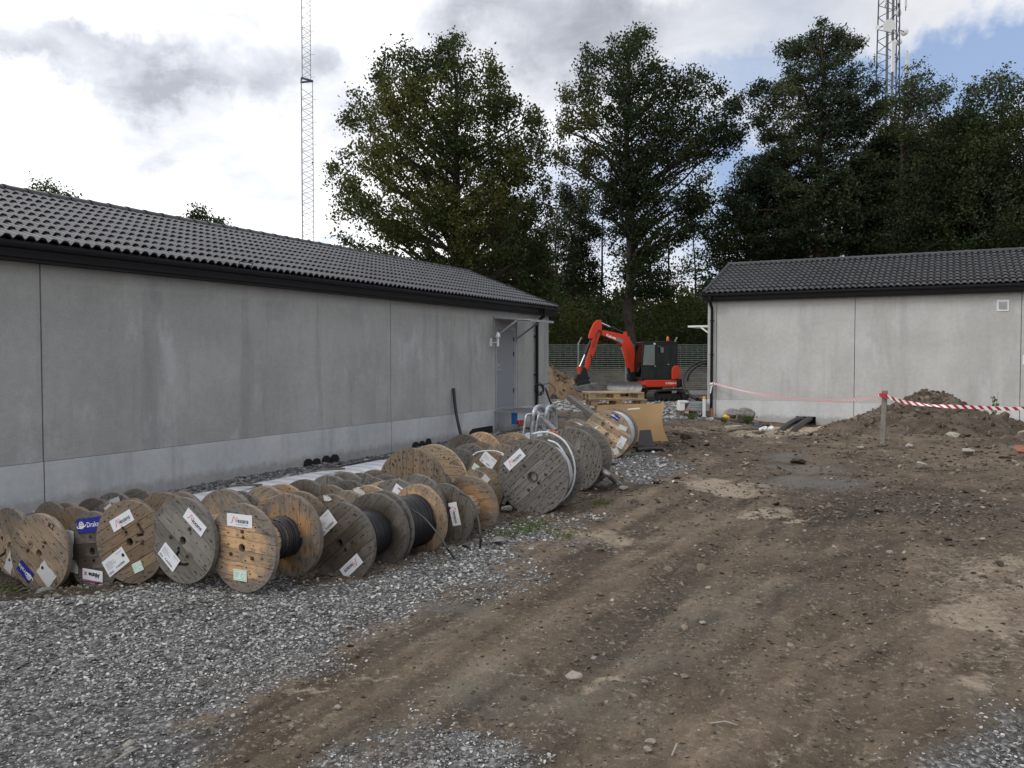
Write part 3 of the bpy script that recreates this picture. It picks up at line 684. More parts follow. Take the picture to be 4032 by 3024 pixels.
    for x_ in (xa, xb - .09):
        v = MB(); v.bb((x_ - .01, -.05, -.04), (x_ + .10, SL - .02, .065), slope_m(0)); v.bb((x_ - .012, -.05, -.16), (x_ + .002, SL - .02, -.04), slope_m(0)); v.build('verge_strip', M['fascia'], roof)
    return root

def downpipe(root, x, ztile, over, name='downpipe', z0=.0):
    p = MB().tube([(x, -over - .072, ztile - .11), (x, -over - .072, ztile - .24), (x, -over - .05, ztile - .31), (x, -.10, ztile - .47), (x, -.075, ztile - .56), (x, -.075, z0)], .046, 12)
    o = p.build(name, M['black_metal'], root, 50)
    for z in (ztile - .9, ztile - 2.0): MB().bb((x - .062, -.10, z), (x + .062, -.001, z + .03)).build('pipe_clamp', M['black_metal'], o)
    return o

LO = Vector((-P_L * C_, P_L * S_, 0))
LH = house('concrete_building', 'long grey concrete building with tiled roof beside the row of cable drums', LO, math.atan2(C_, S_),
           -2.0, 22.39, 5.6, .55, 3.16, 3.405, 4.58, [-.7, 6.75, left_t(1539), 20.36, 22.07], (M['wall_l'], M['plinth_l'], M['tile_l']), .30, 10.6, .24, (.1, .08))
downpipe(LH, left_t(2105), 3.405, .24)
RH = house('concrete_building', 'pale concrete building with black tiled roof behind the earth heap and barrier tape', RC, -math.atan2(S_, C_),
           0, 16.2, 6.6, .55, 3.76, 3.985, 5.24, [right_t(2820), right_t(3364), right_t(4018), 12.6], (M['wall_r'], M['plinth_r'], M['tile_r']), .335, 3.0, .26, (.1, .1), (right_t(3135), right_t(3215), -.22, .09))
dp = downpipe(RH, right_t(2804), 3.985, .26, z0=.25)
MB().tube([(right_t(2804), -.075, .27), (right_t(2804), -.085, -.1)], .062, 12).build('pipe_socket', M['brown_duct'], RH, 50)
# snow guard bracket on the left eave, seen above the gutter
tB = left_t(960, 10.2); MB().tube([(tB - .14, -.26, 3.37), (tB - .14, -.34, 3.47), (tB + .14, -.34, 3.47), (tB + .14, -.26, 3.37)], .008, 6).build('eave_bracket', M['black_metal'], LH)
# vent grille on the right building
vx = right_t(3944); vz = 3.36; vent = MB(); vent.bb((vx - .15, -.02, vz - .16), (vx + .15, -.001, vz + .16)); vo = vent.build('vent_frame', M['white_plastic'], RH, bev=.008)
for k in range(8): MB().bb((vx - .10, -.034, vz - .105 + k * .027), (vx + .10, -.021, vz - .09 + k * .027)).build('slat', M['galv_dull'], vo)
nx_ = right_t(4026); MB().bb((nx_ - .0, -.004, 1.72), (nx_ + .13, -.001, 1.98)).build('paper_notice', M['paper'], RH)
# door of the left building
d0, d1 = left_t(1954), left_t(2020)
fr = MB(); zt0, zt1 = .585, 2.66
fr.bb((d0 - .06, -.02, zt0 - .03), (d0, .05, zt1 + .05)).bb((d1, -.02, zt0 - .03), (d1 + .06, .05, zt1 + .05)).bb((d0, -.02, zt1), (d1, .05, zt1 + .05)).bb((d0, -.035, zt0 - .03), (d1, .05, zt0))
fr.build('door_frame', M['galv_dull'], LH)
door = MB().bb((d0 + .006, -.012, zt0 + .006), (d1 - .006, -.001, zt1 - .006)).build('door', M['grey_door'], LH)
hd = MB().tube([(d0 + .07, -.012, 1.58), (d0 + .07, -.06, 1.58), (d0 + .19, -.06, 1.575)], .011, 8).disc((d0 + .07, -.018, 1.58), .027, (0, 1, 0), .012).disc((d0 + .07, -.018, 1.70), .022, (0, 1, 0), .012)
hd.build('handle', M['steel_rod'], door, 50)
for z in (.95, 1.95, 2.35): MB().bb((d1 - .012, -.03, z), (d1 + .012, -.012, z + .12)).build('hinge', M['black_metal'], door)
# strip lintel board beside the door
sb = MB().bb((d1 + .10, -.02, .56), (d1 + .125, -.001, 2.8)).build('cable_strip', M['galv_dull'], LH)
def canopy(root, xa, xb, z, out, mat_):
    c = MB().raw([(xa, 0, z), (xb, 0, z), (xb, -out, z - .07), (xa, -out, z - .07), (xa, 0, z + .025), (xb, 0, z + .025), (xb, -out, z - .045), (xa, -out, z - .045)],
                 [(0, 1, 2, 3), (7, 6, 5, 4), (0, 4, 5, 1), (1, 5, 6, 2), (2, 6, 7, 3), (3, 7, 4, 0)])
    c.bb((xa, -out - .004, z - .10), (xb, -out + .02, z - .04)); c.bb((xa, -.03, z - .02), (xb, -.001, z + .07))
    o = c.build('door_canopy', mat_, root)
    for x in (xa + .02, xb - .02):
        MB().beam((x, -.025, z - .5), (x, -out * .62, z - .06), .03, .045).bb((x - .02, -.03, z - .6), (x + .02, -.001, z - .02)).build('brace', mat_, o)
canopy(LH, left_t(1942), left_t(2034), 2.93, 1.12, M['galv_dull'])
# steps under the door
st = MB(); sx0, sx1 = left_t(1944), left_t(2034)
def grate(o, x0, x1, y0, y1, z):
    o.bb((x0, y0, z - .05), (x1, y0 + .012, z)).bb((x0, y1 - .012, z - .05), (x1, y1, z)).bb((x0, y0 + .012, z - .05), (x0 + .012, y1 - .012, z)).bb((x1 - .012, y0 + .012, z - .05), (x1, y1 - .012, z))
    k = int((x1 - x0) / .045)
    for i in range(1, k): q = x0 + (x1 - x0) * i / k; o.bb((q - .003, y0 + .012, z - .03), (q + .003, y1 - .012, z - .002))
grate(st, sx0, sx1, -1.12, -.02, .53)
so = st.build('doorstep_platform', M['galv'], LH)
for x in (sx0 + .03, sx1 - .06): MB().bb((x, -1.09, -.05), (x + .045, -1.045, .478)).bb((x, -.12, -.05), (x + .045, -.075, .478)).build('post', M['galv'], so)
s2 = MB(); grate(s2, sx0, sx1, -1.48, -1.14, .28); s3 = s2.build('step', M['galv'], so)
# wall lamp left of the canopy
lx = left_t(1930); lm = MB().bb((lx - .03, -.04, 2.20), (lx + .03, -.001, 2.42)).tube([(lx, -.04, 2.30), (lx + .02, -.22, 2.30)], .013, 8)
lo = lm.build('wall_lamp', M['white_plastic'], LH, 40)
MB().tube([(lx + .02, -.22, 2.20), (lx + .02, -.22, 2.39)], .032, 12).tube([(lx + .02, -.22, 2.39), (lx + .02, -.22, 2.45), (lx + .02, -.22, 2.52), (lx + .02, -.22, 2.57)], [.02, .065, .05, .012], 12).build('lamp_head', M['white_plastic'], lo, 40)
# black duct ends standing out of the plinth
def duct_end(px0, px1, ytop, ybot):
    t0, t1 = left_t(px0), left_t(px1); tc = (t0 + t1) / 2; Zc = P_L * S_ + tc * C_; zt = EYE - (ytop - 1405) * Zc / F; zb = EYE - (ybot + 14 - 1405) * Zc / F; w_ = (t1 - t0) / 2
    pl = [(tc - w_, zb), (tc + w_, zb), (tc + w_, zb + (zt - zb) * .5)] + [(tc + w_ * math.cos(a), zb + (zt - zb) * (.5 + .5 * math.sin(a))) for a in np.linspace(.3, 2.84, 8)] + [(tc - w_, zb + (zt - zb) * .5)]
    MB().prism(pl, -.06, -.0125).build('duct_end', M['black_plastic'], LH)
for a in ((1190, 1219, 1807, 1831), (1225, 1251, 1805, 1830), (1262, 1290, 1794, 1831), (1294, 1325, 1788.6, 1832), (1301, 1325, 1788, 1831), (1619, 1642, 1740, 1765), (1646, 1666, 1736, 1765), (1672, 1690, 1726, 1757))[:4] + \
         ((1619, 1642, 1740, 1765), (1646, 1666, 1736, 1765), (1672, 1690, 1726, 1757)): duct_end(*a)
tq0, tq1 = left_t(1846), left_t(1936)
MB().prism([(tq0, -.1), (tq1, -.1), (tq1, .13), (tq1 - .1, .14), (tq0 + .15, .13), (tq0, .06)], -.03, -.0125).build('painted_dark_opening', M['black_plastic'], LH)  # black plate on the plinth imitates the shade inside an opening
# canopy over the end door of the right building, seen edge on
rc = MB(); rc.bb((-.9, .9, 2.93), (-.001, 2.1, 2.99)); ro = rc.build('door_canopy', M['white_plastic'], RH); MB().beam((-.45, .92, 2.92), (-.01, .92, 2.6), .03, .05).build('brace', M['white_plastic'], ro)
# ------------------------------------------------------------ wooden cable drums
def circ(cx, cy, r, n=14, ph=0.0): return [(cx + r * math.cos(2 * math.pi * i / n + ph), cy + r * math.sin(2 * math.pi * i / n + ph)) for i in range(n)]
def capsule(pts, w_):
    """outline polygon round a polyline"""
    L, Rr = [], []
    for i, (x, y) in enumerate(pts):
        a = Vector(pts[max(i - 1, 0)]); b = Vector(pts[min(i + 1, len(pts) - 1)]); d = (b - a).normalized(); n = Vector((-d.y, d.x)) * w_
        L.append((x + n.x, y + n.y)); Rr.append((x - n.x, y - n.y))
    return L + Rr[::-1]
def inpoly(p, poly):
    r = False; n = len(poly)
    for i in range(n):
        (x0, y0), (x1, y1) = poly[i], poly[(i + 1) % n]
        if (y0 > p[1]) != (y1 > p[1]) and p[0] < (x1 - x0) * (p[1] - y0) / (y1 - y0) + x0: r = not r
    return r
def slab(R, v0, v1, holes, y0, y1, n=72):
    """part of a disc between two chords, with holes, as a board from y0 to y1"""
    v0 = max(v0, -R * .999); v1 = min(v1, R * .999); pts = []
    a1 = math.asin(v1 / R); a0 = math.asin(v0 / R); k = max(3, int(n * (a1 - a0) / (2 * math.pi)) + 1)
    for i in range(k + 1): a = a0 + (a1 - a0) * i / k; pts.append((R * math.cos(a), R * math.sin(a)))
    for i in range(k + 1): a = math.pi - (a1 + (a0 - a1) * i / k); pts.append((R * math.cos(a), R * math.sin(a)))
    vs = [Vector(p) for p in pts]; ed = [(i, (i + 1) % len(pts)) for i in range(len(pts))]
    hs = []
    for h in holes:
        lo = min(p[1] for p in h); hi = max(p[1] for p in h)
        if hi < v0 or lo > v1: continue
        hs.append(h); b = len(vs); vs += [Vector(p) for p in h]; ed += [(b + i, b + (i + 1) % len(h)) for i in range(len(h))]
    V, E, Fc, *_ = geometry.delaunay_2d_cdt(vs, ed, [], 0, 1e-5)
    keep = []
    for f in Fc:
        c = sum((V[i] for i in f), Vector((0, 0))) / len(f)
        if inpoly(c, pts) and not any(inpoly(c, h) for h in hs): keep.append(tuple(f))
    cnt = {}
    for f in keep:
        for i in range(len(f)): e = (f[i], f[(i + 1) % len(f)]); cnt[e] = 1
    N = len(V); VV = [(p.x, y0, p.y) for p in V] + [(p.x, y1, p.y) for p in V]
    FF = [f for f in keep] + [tuple(i + N for i in f[::-1]) for f in keep]
    for (a, b) in cnt:
        if (b, a) not in cnt: FF.append((b, a, a + N, b + N))
    return VV, FF
_fl = {}
def flange_parts(R, npl, holeR, slots, seed):
    key = (R, npl, holeR, slots, seed)
    if key in _fl: return _fl[key]
    r = random.Random(seed); tp = .065 * R; tb = .065 * R
    pin = circ(.02 * R, -.235 * R if seed % 2 else .235 * R, .05 * R, 10)
    holes = [circ(0, 0, holeR), pin]
    if slots == 'L': holes += [capsule([(.07, -.62 + .36), (.05, -.62), (.18, -.56)], .036), capsule([(.18, -.565), (.38, -.42), (.47, -.30)], .036)]
    if slots == 'J': holes += [capsule([(.44, .28), (.47, -.02)], .045), capsule([(.26, .04), (.46, -.02)], .035)]
    if slots == 'O': holes += [circ(-.36, .28, .085, 12)]
    if slots == 'H': holes += [[(-.30, .44), (-.22, .33), (.2, .30), (.28, .42), (.15, .56), (-.12, .60)]]
    holes = holes[:2] + [[(a * R, b * R) for a, b in h] for h in holes[2:]]
    bm_ = MB(); ws = [r.uniform(.72, 1.28) for _ in range(npl)]; tot = sum(ws); cut = [-R]
    for w_ in ws: cut.append(cut[-1] + 2 * R * w_ / tot)
    rot = [[(y, -x) for x, y in h] for h in holes]
    for i in range(npl):                                        # inner layer, boards across the outer ones
        v, f = slab(R * .995, cut[i] + .0015, cut[i + 1] - .0015, rot, -tb, 0); bm_.raw(v, f)
    back = bm_.mesh('flange', M['wood'])
    planks = []
    for i in range(npl):
        dy = r.uniform(-.0018, .0018); v, f = slab(R, cut[i] + .002, cut[i + 1] - .002, holes, -tb - tp + dy, -tb - .0006)
        planks.append(MB().raw(v, f).mesh('plank', M['wood']))
    nm = MB()                                                   # nail heads and the marks round them, both faces
    for i in range(npl):
        for j in range(npl):
            for _ in range(2):
                x = (cut[i] + cut[i + 1]) / 2 + r.uniform(-.33, .33) * 2 * R / npl; z = (cut[j] + cut[j + 1]) / 2 + r.uniform(-.33, .33) * 2 * R / npl
                q = math.hypot(x, z)
                if q > .93 * R or q < .2 * R or (q < .72 * R and r.random() < .45) or any(inpoly((x, z), h) for h in holes): continue
                s = R * r.uniform(.012, .022); l = s * r.uniform(1.0, 2.4)
                nm.raw([(x - l, -tb - tp - .0035, z), (x, -tb - tp - .0035, z - s), (x + l, -tb - tp - .0035, z), (x, -tb - tp - .0035, z + s)], [(0, 1, 2, 3)])
                nm.raw([(x - s, .0022, z), (x, .0022, z - s), (x + s, .0022, z), (x, .0022, z + s)], [(3, 2, 1, 0)])
    for k in range(npl * 7):                                    # ring of nails near the rim
        a = 2 * math.pi * k / (npl * 7) + r.uniform(-.03, .03); q = R * (.94 if k % 2 else .87); x, z = q * math.cos(a), q * math.sin(a); s = R * .014
        for y, fo in ((-tb - tp - .0035, (0, 1, 2, 3)), (.0022, (3, 2, 1, 0))): nm.raw([(x - s, y, z), (x, y, z - s), (x + s, y, z), (x, y, z + s)], [fo])
    nails = nm.mesh('nail_heads', M['nail'])
    _fl[key] = (back, planks, nails, tb + tp); return _fl[key]
def coil_mesh(name, r0, rc, y0, y1, mat, gaps=(), seg=30, n=6, layers=1, jit=.25, seed=1):
    r = random.Random(seed); m_ = MB(); k = max(1, int((y1 - y0) / (2 * rc * 1.02)))
    for L in range(layers):
        pts = []; rr = r0 + rc + L * rc * 1.7
        for i in range(k * seg + 1):
            u = i / (k * seg); turn = i / seg; y = y0 + rc + (y1 - y0 - 2 * rc) * (turn / k)
            if any(a < turn / k < b for a, b in gaps):
                if len(pts) > 2: m_.tube(pts, rc, n)
                pts = []; continue
            a = 2 * math.pi * turn; jj = jit * rc * math.sin(turn * 1.7 + seed) * (1 + .5 * math.sin(a))
            pts.append((math.cos(a) * (rr + abs(jj)), y + jj * .4, math.sin(a) * (rr + abs(jj))))
        if len(pts) > 2: m_.tube(pts, rc, n)
    return m_.mesh(name, mat, 60)
HONEY, ORANGE, TAN, BROWN, DBROWN, GREY, DGREY, PALE = (.56, .365, .205), (.42, .25, .125), (.33, .25, .175), (.20, .143, .092), (.088, .070, .054), (.19, .178, .16), (.082, .078, .073), (.54, .40, .26)
_txt = {}
def text_mesh(s, size, mat, bold=0.0, spacing=1.0, shear=0.0, sx=1.0):
    cu = bpy.data.curves.new('print', 'FONT'); cu.body = s; cu.size = size; cu.align_x = 'CENTER'; cu.align_y = 'CENTER'; cu.offset = bold; cu.space_character = spacing; cu.shear = shear; cu.resolution_u = 2
    o = bpy.data.objects.new('print_tmp', cu); me = bpy.data.meshes.new_from_object(o)
    bpy.data.objects.remove(o); bpy.data.curves.remove(cu); me.materials.clear(); me.materials.append(mat)
    for v in me.vertices: v.co = Vector((v.co.x * sx, 0, v.co.y))
    return me
def ribbon(pts, w_, y=0.0):
    m_ = MB(); 
    o = capsule(pts, w_); n = len(pts)
    for i in range(n - 1): a, b, c, d = o[i], o[i + 1], o[2 * n - 2 - i], o[2 * n - 1 - i]; m_.raw([(a[0], y, a[1]), (b[0], y, b[1]), (c[0], y, c[1]), (d[0], y, d[1])], [(3, 2, 1, 0)])
    return m_
def sheet(w_, h_, th=.0008, curl=0.0, seed=0, torn=0.0):
    r = random.Random(seed); nx, nz = 7, 5; vs = []; cx, cz = r.choice((-1, 1)), r.choice((-1, 1))
    for j in range(nz + 1):
        for i in range(nx + 1):
            x, z = (i / nx - .5) * w_, (j / nz - .5) * h_; e = max(0, (x * cx / w_ + z * cz / h_) - .35)
            y = -curl * e * e * 2 - abs(math.sin(x * 9 + seed) * math.sin(z * 13 + seed)) * curl * .12
            if torn and (i in (0, nx) or j in (0, nz)): x += r.uniform(-torn, torn); z += r.uniform(-torn, torn)
            vs.append((x, y, z))
    fs = [(j * (nx + 1) + i, j * (nx + 1) + i + 1, (j + 1) * (nx + 1) + i + 1, (j + 1) * (nx + 1) + i) for j in range(nz) for i in range(nx)]
    N = len(vs); vs += [(x, y + th, z) for x, y, z in vs]; fs += [tuple(i + N for i in f[::-1]) for f in fs]
    return MB().raw(vs, fs)
def label(drum, kind, x, z, ang, y, w_, h_, **kw):
    """a printed sheet on the outer face; x, z from the drum's centre in metres"""
    m_ = T(x, y, z) @ RY(-R_(ang)); k = kw.get('curl', 0)
    mt = {'draka': 'label_blue', 'plain': 'paper_old', 'green': 'paper_green'}.get(kind, 'paper')
    o = sheet(w_, h_, curl=k, seed=int(abs(x * 999)) + 3, torn=.006 if kind == 'plain' else 0).build('paper_label', M[mt], drum, m=m_)
    def pr(me, px, pz, a=0): return link('print', me, o, T(px * w_, -.0009 - k * .02, pz * h_) @ RY(-R_(a)))
    if kind == 'nexans':
        pr(ribbon([(-.40 * w_, -.20 * h_), (-.36 * w_, -.20 * h_), (-.33 * w_, -.05 * h_), (-.31 * w_, .2 * h_), (-.28 * w_, .27 * h_), (-.25 * w_, .2 * h_), (-.22 * w_, -.05 * h_), (-.19 * w_, -.14 * h_), (-.165 * w_, -.05 * h_), (-.15 * w_, .25 * h_)], .011 * w_ / .29 * .3).mesh('print', M['ink_red']), .06, .0)
        pr(text_mesh('exans', .50 * h_, M['ink'], .0012), .14, -.02); pr(text_mesh('BRINGS ENERGY TO LIFE', .11 * h_, M['ink_grey']), .10, -.31)
    elif kind == 'draka':
        pr(text_mesh('Draka', .50 * h_, M['ink_white'], .0004, 1.05), .13, .02)
        pr(MB().prism(circ(0, 0, .27 * h_, 18), 0, -.0002).mesh('print', M['ink_white']), -.33, .05)
        gm = MB()
        for q in (-.5, 0, .5): gm.raw(ribbon([(-.24 * h_ * math.cos(q), q * .27 * h_ * .9), (.24 * h_ * math.cos(q), q * .27 * h_ * .9)], .010 * h_).v, [(3, 2, 1, 0)])
        for q in (-.14, 0, .14): gm.raw(*(lambda b: (b.v, b.f))(ribbon([(q * h_ * math.cos(a) , .26 * h_ * math.sin(a)) for a in np.linspace(-1.5, 1.5, 5)], .010 * h_)))
        link('print', gm.mesh('print', M['label_blue']), o, T(-.33 * w_, -.0016, .05 * h_))
        link('print', ribbon([(.48 * h_ * math.cos(a), -.05 * h_ + .12 * h_ * math.sin(a) + .06 * h_ * math.cos(a)) for a in np.linspace(2.6, 6.6, 9)], .035 * h_).mesh('print', M['ink_white']), o, T(-.33 * w_, -.0020, .05 * h_))
    elif kind == 'afumex':
        pr(text_mesh('Afume', .5 * h_, M['ink'], .003), -.08, -.08); pr(text_mesh('x', .5 * h_, M['ink_pink'], .003), .35, -.06)
        pr(MB().bb((-.5 * w_, -.0002, -.05 * h_), (.5 * w_, 0, .05 * h_)).mesh('print', M['ink_pink']), 0, .44)
    elif kind == 'address':
        pr(text_mesh(kw.get('txt', 'F-AA506A'), .17 * h_, M['ink'], .0008), .12, -.30); pr(text_mesh('Nexans', .15 * h_, M['ink_grey']), .28, .34)
        rr = random.Random(5); b = MB()
        for i in range(11): xx = -.44 * w_ + i * .019 * w_; b.bb((xx, -.0002, -.42 * h_), (xx + .010 * w_ * rr.uniform(.4, 1.3), 0, -.28 * h_))
        for i in range(7): zz = .25 * h_ - i * .065 * h_; b.bb((-.42 * w_, -.0002, zz), (-.42 * w_ + w_ * rr.uniform(.2, .65), 0, zz + .016 * h_))
        pr(b.mesh('print', M['ink_grey']), 0, 0)
    elif kind == 'green':
        b = MB(); 
        for a, c in (((-.44, -.40), (.44, -.38)), ((-.44, .38), (.44, .40)), ((-.44, -.38), (-.43, .38)), ((.43, -.38), (.44, .38))): b.bb((a[0] * w_, -.0002, a[1] * h_), (c[0] * w_, 0, c[1] * h_))
        for i in range(5): b.bb((-.36 * w_, -.0002, (.2 - i * .1) * h_), ((-.36 + rnd.uniform(.15, .35)) * w_, 0, (.225 - i * .1) * h_))
        b.raw(*(lambda q: (q.v, q.f))(ribbon([(.2 * w_ + .2 * h_ * math.cos(a), -.05 * h_ + .2 * h_ * math.sin(a)) for a in np.linspace(0, 5.6, 12)], .02 * h_))); pr(b.mesh('print', M['ink_green']), 0, 0)
    return o

def drum(lab, px, Z, D, zg, a, w_, pl, col, colb, weather=.7, cable=None, npl=7, slots='', hole=.10, seed=0, full=False, labels=(), colcore=TAN, tilt=0.0, group='wooden cable drums lying in rows along the wall'):
    R = D / 2; x = (px - CX) / F * (Z * math.cos(PITCH)); y = Z
    x = (px - CX) / F * Z
    ax = Vector((math.sin(R_(a)), math.cos(R_(a)), 0))
    base = Vector((x, y, zg)) + ax * w_ / 2
    root = tag(empty('cable_drum', base, -R_(a)), lab, 'cable drum', group); root.rotation_euler = (R_(tilt), 0, -R_(a))
    back, planks, nails, th = flange_parts(R, npl, hole * R, slots, seed)
    outer = -w_ / 2 - th * .0
    for side, c_, on in ((-1, col, True), (1, colb, full)):
        base_m = T(0, side * (w_ / 2 - th), R) @ (RZ(math.pi) if side > 0 else Matrix())
        fo = link('flange', back, root, base_m @ RY(-R_(pl + 90))); fo.color = c_ + (weather,)
        if on:
            for me in planks: po = link('plank', me, fo, RY(R_(90))); po.color = c_ + (weather,)
        else:
            po = link('outer_boards', joined_planks(planks, (R, npl, hole, slots, seed)), fo, RY(R_(90))); po.color = c_ + (weather,)
        no = tag(link('nail_heads', nails, fo, RY(R_(90))), kind='stuff')
    r0 = .42 * R; cm = MB(); ns = 18
    for i in range(ns):
        a0, a1 = 2 * math.pi * (i + .06) / ns, 2 * math.pi * (i + .94) / ns
        p = [(r0 * math.cos(a0), r0 * math.sin(a0)), (r0 * math.cos(a1), r0 * math.sin(a1)), ((r0 - .015) * math.cos(a1), (r0 - .015) * math.sin(a1)), ((r0 - .015) * math.cos(a0), (r0 - .015) * math.sin(a0))]
        cm.prism(p, -w_ / 2 + th + .001, w_ / 2 - th - .001)
    co = cm.build('barrel', M['wood'], root, m=T(0, 0, R)); co.color = colcore + (.2,)
    if cable:
        mt, rc, fill, gaps = cable; rr = R * fill
        if rr > r0 + rc * 3: MB().tube([(0, -w_ / 2 + th + .012, 0), (0, w_ / 2 - th - .012, 0)], rr - rc, 40).build('inner_windings', M[mt], root, 50, T(0, 0, R))
        link('cable', coil_mesh('cable', rr - rc if rr > r0 + rc * 3 else r0, rc, -w_ / 2 + th + .006, w_ / 2 - th - .006, M[mt], gaps, seed=seed + 1), root, T(0, 0, R))
    if full or labels:
        for q in range(3):
            an = R_(pl + 90 + 120 * q); MB().disc((.375 * R * math.cos(an), -w_ / 2 - .002, R + .375 * R * math.sin(an)), .045 * R, (0, 1, 0), .012, 8).disc((.375 * R * math.cos(an), -w_ / 2 - .008, R + .375 * R * math.sin(an)), .022 * R, (0, 1, 0), .014, 6).build('bolt', M['bolt'], root)
    for L in labels:
        kind, lx, lz, an, lw, lh = L[:6]; label(root, kind, lx * R, R + lz * R, an, -w_ / 2 - .0058, lw, lh, **(L[6] if len(L) > 6 else {}))
    return root
_jp = {}
def joined_planks(planks, key):
    if key not in _jp:
        m_ = MB()
        for me in planks: m_.raw([v.co[:] for v in me.vertices], [p.vertices[:] for p in me.polygons])
        _jp[key] = m_.mesh('outer_boards', M['wood'])
    return _jp[key]
def stamp(root, s, lx, lz, an, size, R, w_): link('stamp', text_mesh(s, size, M['stamp'], .0006), root, T(lx * R, -w_ / 2 - .0052, R + lz * R) @ RY(-R_(an)))

BK = ('black_rubber', .0085)
drum('tan drum cut off by the left edge of the photo, white sheet at top right', 24, 7.83, .72, -.226, 30, .45, -58, TAN, BROWN, .8, None, slots='L', seed=1, full=True,
     labels=[('plain', .72, .42, 62, .19, .09), ('plain', .02, -.45, 60, .2, .12)])
dk7 = drum('tan drum stamped K7 with small torn blue label near its bottom left', 139, 7.45, .72, -.21, 21, .42, -38, TAN, BROWN, .45, None, seed=2, full=True,
     labels=[('draka', -.47, -.50, 142, .20, .115), ('plain', .26, -.50, -42, .20, .15)])
stamp(dk7, 'K7', .45, .72, -20, .07, .36, .42); stamp(dk7, 'P', -.28, .20, -15, .05, .36, .42)
link('stamp', ribbon([(.028 * math.cos(q), .034 * math.sin(q)) for q in np.linspace(0, 6.28, 20)], .0022).mesh('stamp', M['stamp']), dk7, T(-.28 * .36, -.2152, .36 + .2 * .36))
drum('dark drum with a large blue globe label and an upside-down magenta-striped label', 351, 7.35, .72, -.17, 27, .40, 8, DBROWN, TAN, .8, BK + (.6, ()), seed=3, full=True,
     labels=[('draka', -.06, .66, 10, .34, .13), ('afumex', .02, -.60, 180, .27, .11), ('plain', -.80, .13, 84, .24, .085, {'curl': .05}), ('plain', -.70, -.45, 0, .13, .12, {'curl': .03}), ('address', .46, .28, 90, .15, .10, {'txt': ''}), ('plain', .5, -.1, 90, .15, .05)])
drum('brown drum with red-lettered label at its top and large address label at lower left', 500, 7.07, .72, -.02, 18, .46, 30, BROWN, BROWN, .35, None, slots='J', seed=4, full=True, tilt=0,
     labels=[('nexans', -.21, .50, 29, .25, .105), ('address', -.41, -.51, 36, .27, .15), ('green', .24, -.58, 25, .105, .085)])
drum('weathered grey drum with a tick-shaped slot at lower right and tilted red-lettered label', 710, 6.85, .72, .04, 25, .52, -38, GREY, TAN, .95, None, slots='L', seed=5, full=True,
     labels=[('nexans', .40, .47, -37, .25, .105), ('address', -.42, -.42, -40, .22, .14)])
drum('honey-coloured drum with level red-lettered label, its black cable partly unwound', 945, 6.67, .72, .02, 27, .58, -3, HONEY, ORANGE, .92, ('black_rubber', .0135, .47, ((.38, .50), (.60, .68))), npl=7, seed=6, full=True, colcore=PALE,
     labels=[('nexans', -.05, .62, 0, .275, .105), ('green', -.05, -.62, 0, .145, .092)])
drum('nearly black drum with an upside-down red-lettered label at its lower right', 1333, 7.25, .72, -.07, 25, .58, 40, DBROWN, DBROWN, .6, ('black_rubber', .010, .56, ()), seed=7, full=True,
     labels=[('nexans', .35, -.53, 222, .25, .10), ('address', -.42, .45, 42, .22, .15)])
drum('drum thickly wound with black cable, pale inner face, third from the row end', 1508, 8.0, .72, -.09, 35, .54, 12, DGREY, HONEY, .65, ('black_rubber', .0125, .70, ()), seed=8, full=True)
drum('dark drum with a downward-running red-lettered label on its right half, near the row end', 1742, 8.86, .72, -.15, 27, .62, 80, DBROWN, ORANGE, .75, None, seed=9, full=True,
     labels=[('nexans', .42, .12, -76, .25, .105)])
drum('small pale drum peeping out behind the orange flange at the row end', 1862, 10.3, .58, -.06, 28, .3, 60, TAN, TAN, .8, None, seed=10, labels=[('plain', .5, .5, 50, .2, .1)])
# second and third rows
R2 = 'wooden cable drums lying in rows along the wall'
def d2(lab, px, top, Z, D, a, w_, pl, col, colb, weather=.7, **k):
    zg = EYE - (top - 1405) * Z / F - D; return drum(lab, px, Z, D, zg, a, w_, pl, col, colb, weather, **k)
d2('brown drum behind the stamped tan drum, a yellowish paper scrap near its top', 250, 1984, 8.1, .72, 25, .36, 60, BROWN, DBROWN, .4, seed=2, labels=[('plain', .1, .72, 20, .10, .06, {'curl': .02})])
d2('grey drum by the wall gravel with a white sheet across its top', 440, 1942, 8.9, .72, 25, .34, 70, GREY, BROWN, .9, seed=3, labels=[('plain', -.02, .72, 22, .22, .07, {'curl': .03})])
d2('small grey drum squeezed behind the brown front drum, cream paper on its edge', 424, 1981, 8.2, .6, 25, .3, 80, GREY, BROWN, .8, seed=1, labels=[('plain', .10, .70, -50, .16, .09, {'curl': .03})])
d2('brown drum showing its top between two front drums at left', 612, 1956, 8.3, .72, 26, .34, 70, BROWN, TAN, .8, seed=2)
d2('dark drum with folded white paper on its rim behind the honey-coloured drum', 935, 1937, 8.1, .72, 26, .40, 60, DBROWN, TAN, .6, seed=4, labels=[('plain', .03, .86, -8, .12, .045, {'curl': .03})])
d2('light honey drum directly behind the honey-coloured front drum', 1095, 1955, 7.7, .72, 24, .32, -10, HONEY, BROWN, .5, seed=5)
d2('honey drum of the second row with a hanging white sheet at its left', 1106, 1909, 8.5, .72, 25, .40, 5, ORANGE, DBROWN, .6, seed=1, labels=[('address', -.62, .42, 75, .20, .12, {'curl': .04, 'txt': ''})])
d2('grey-brown drum right behind the nearly black drum, paper scrap on top', 1293, 1950, 7.95, .72, 26, .30, 30, BROWN, TAN, .6, seed=3, labels=[('plain', -.04, .90, 5, .09, .05, {'curl': .03})])
d2('dark brown drum of the second row, broad flange facing the camera', 1287, 1912, 8.7, .72, 26, .40, -38, BROWN, DGREY, .5, seed=4, labels=[('address', -.75, .5, 20, .2, .1, {'txt': ''})])
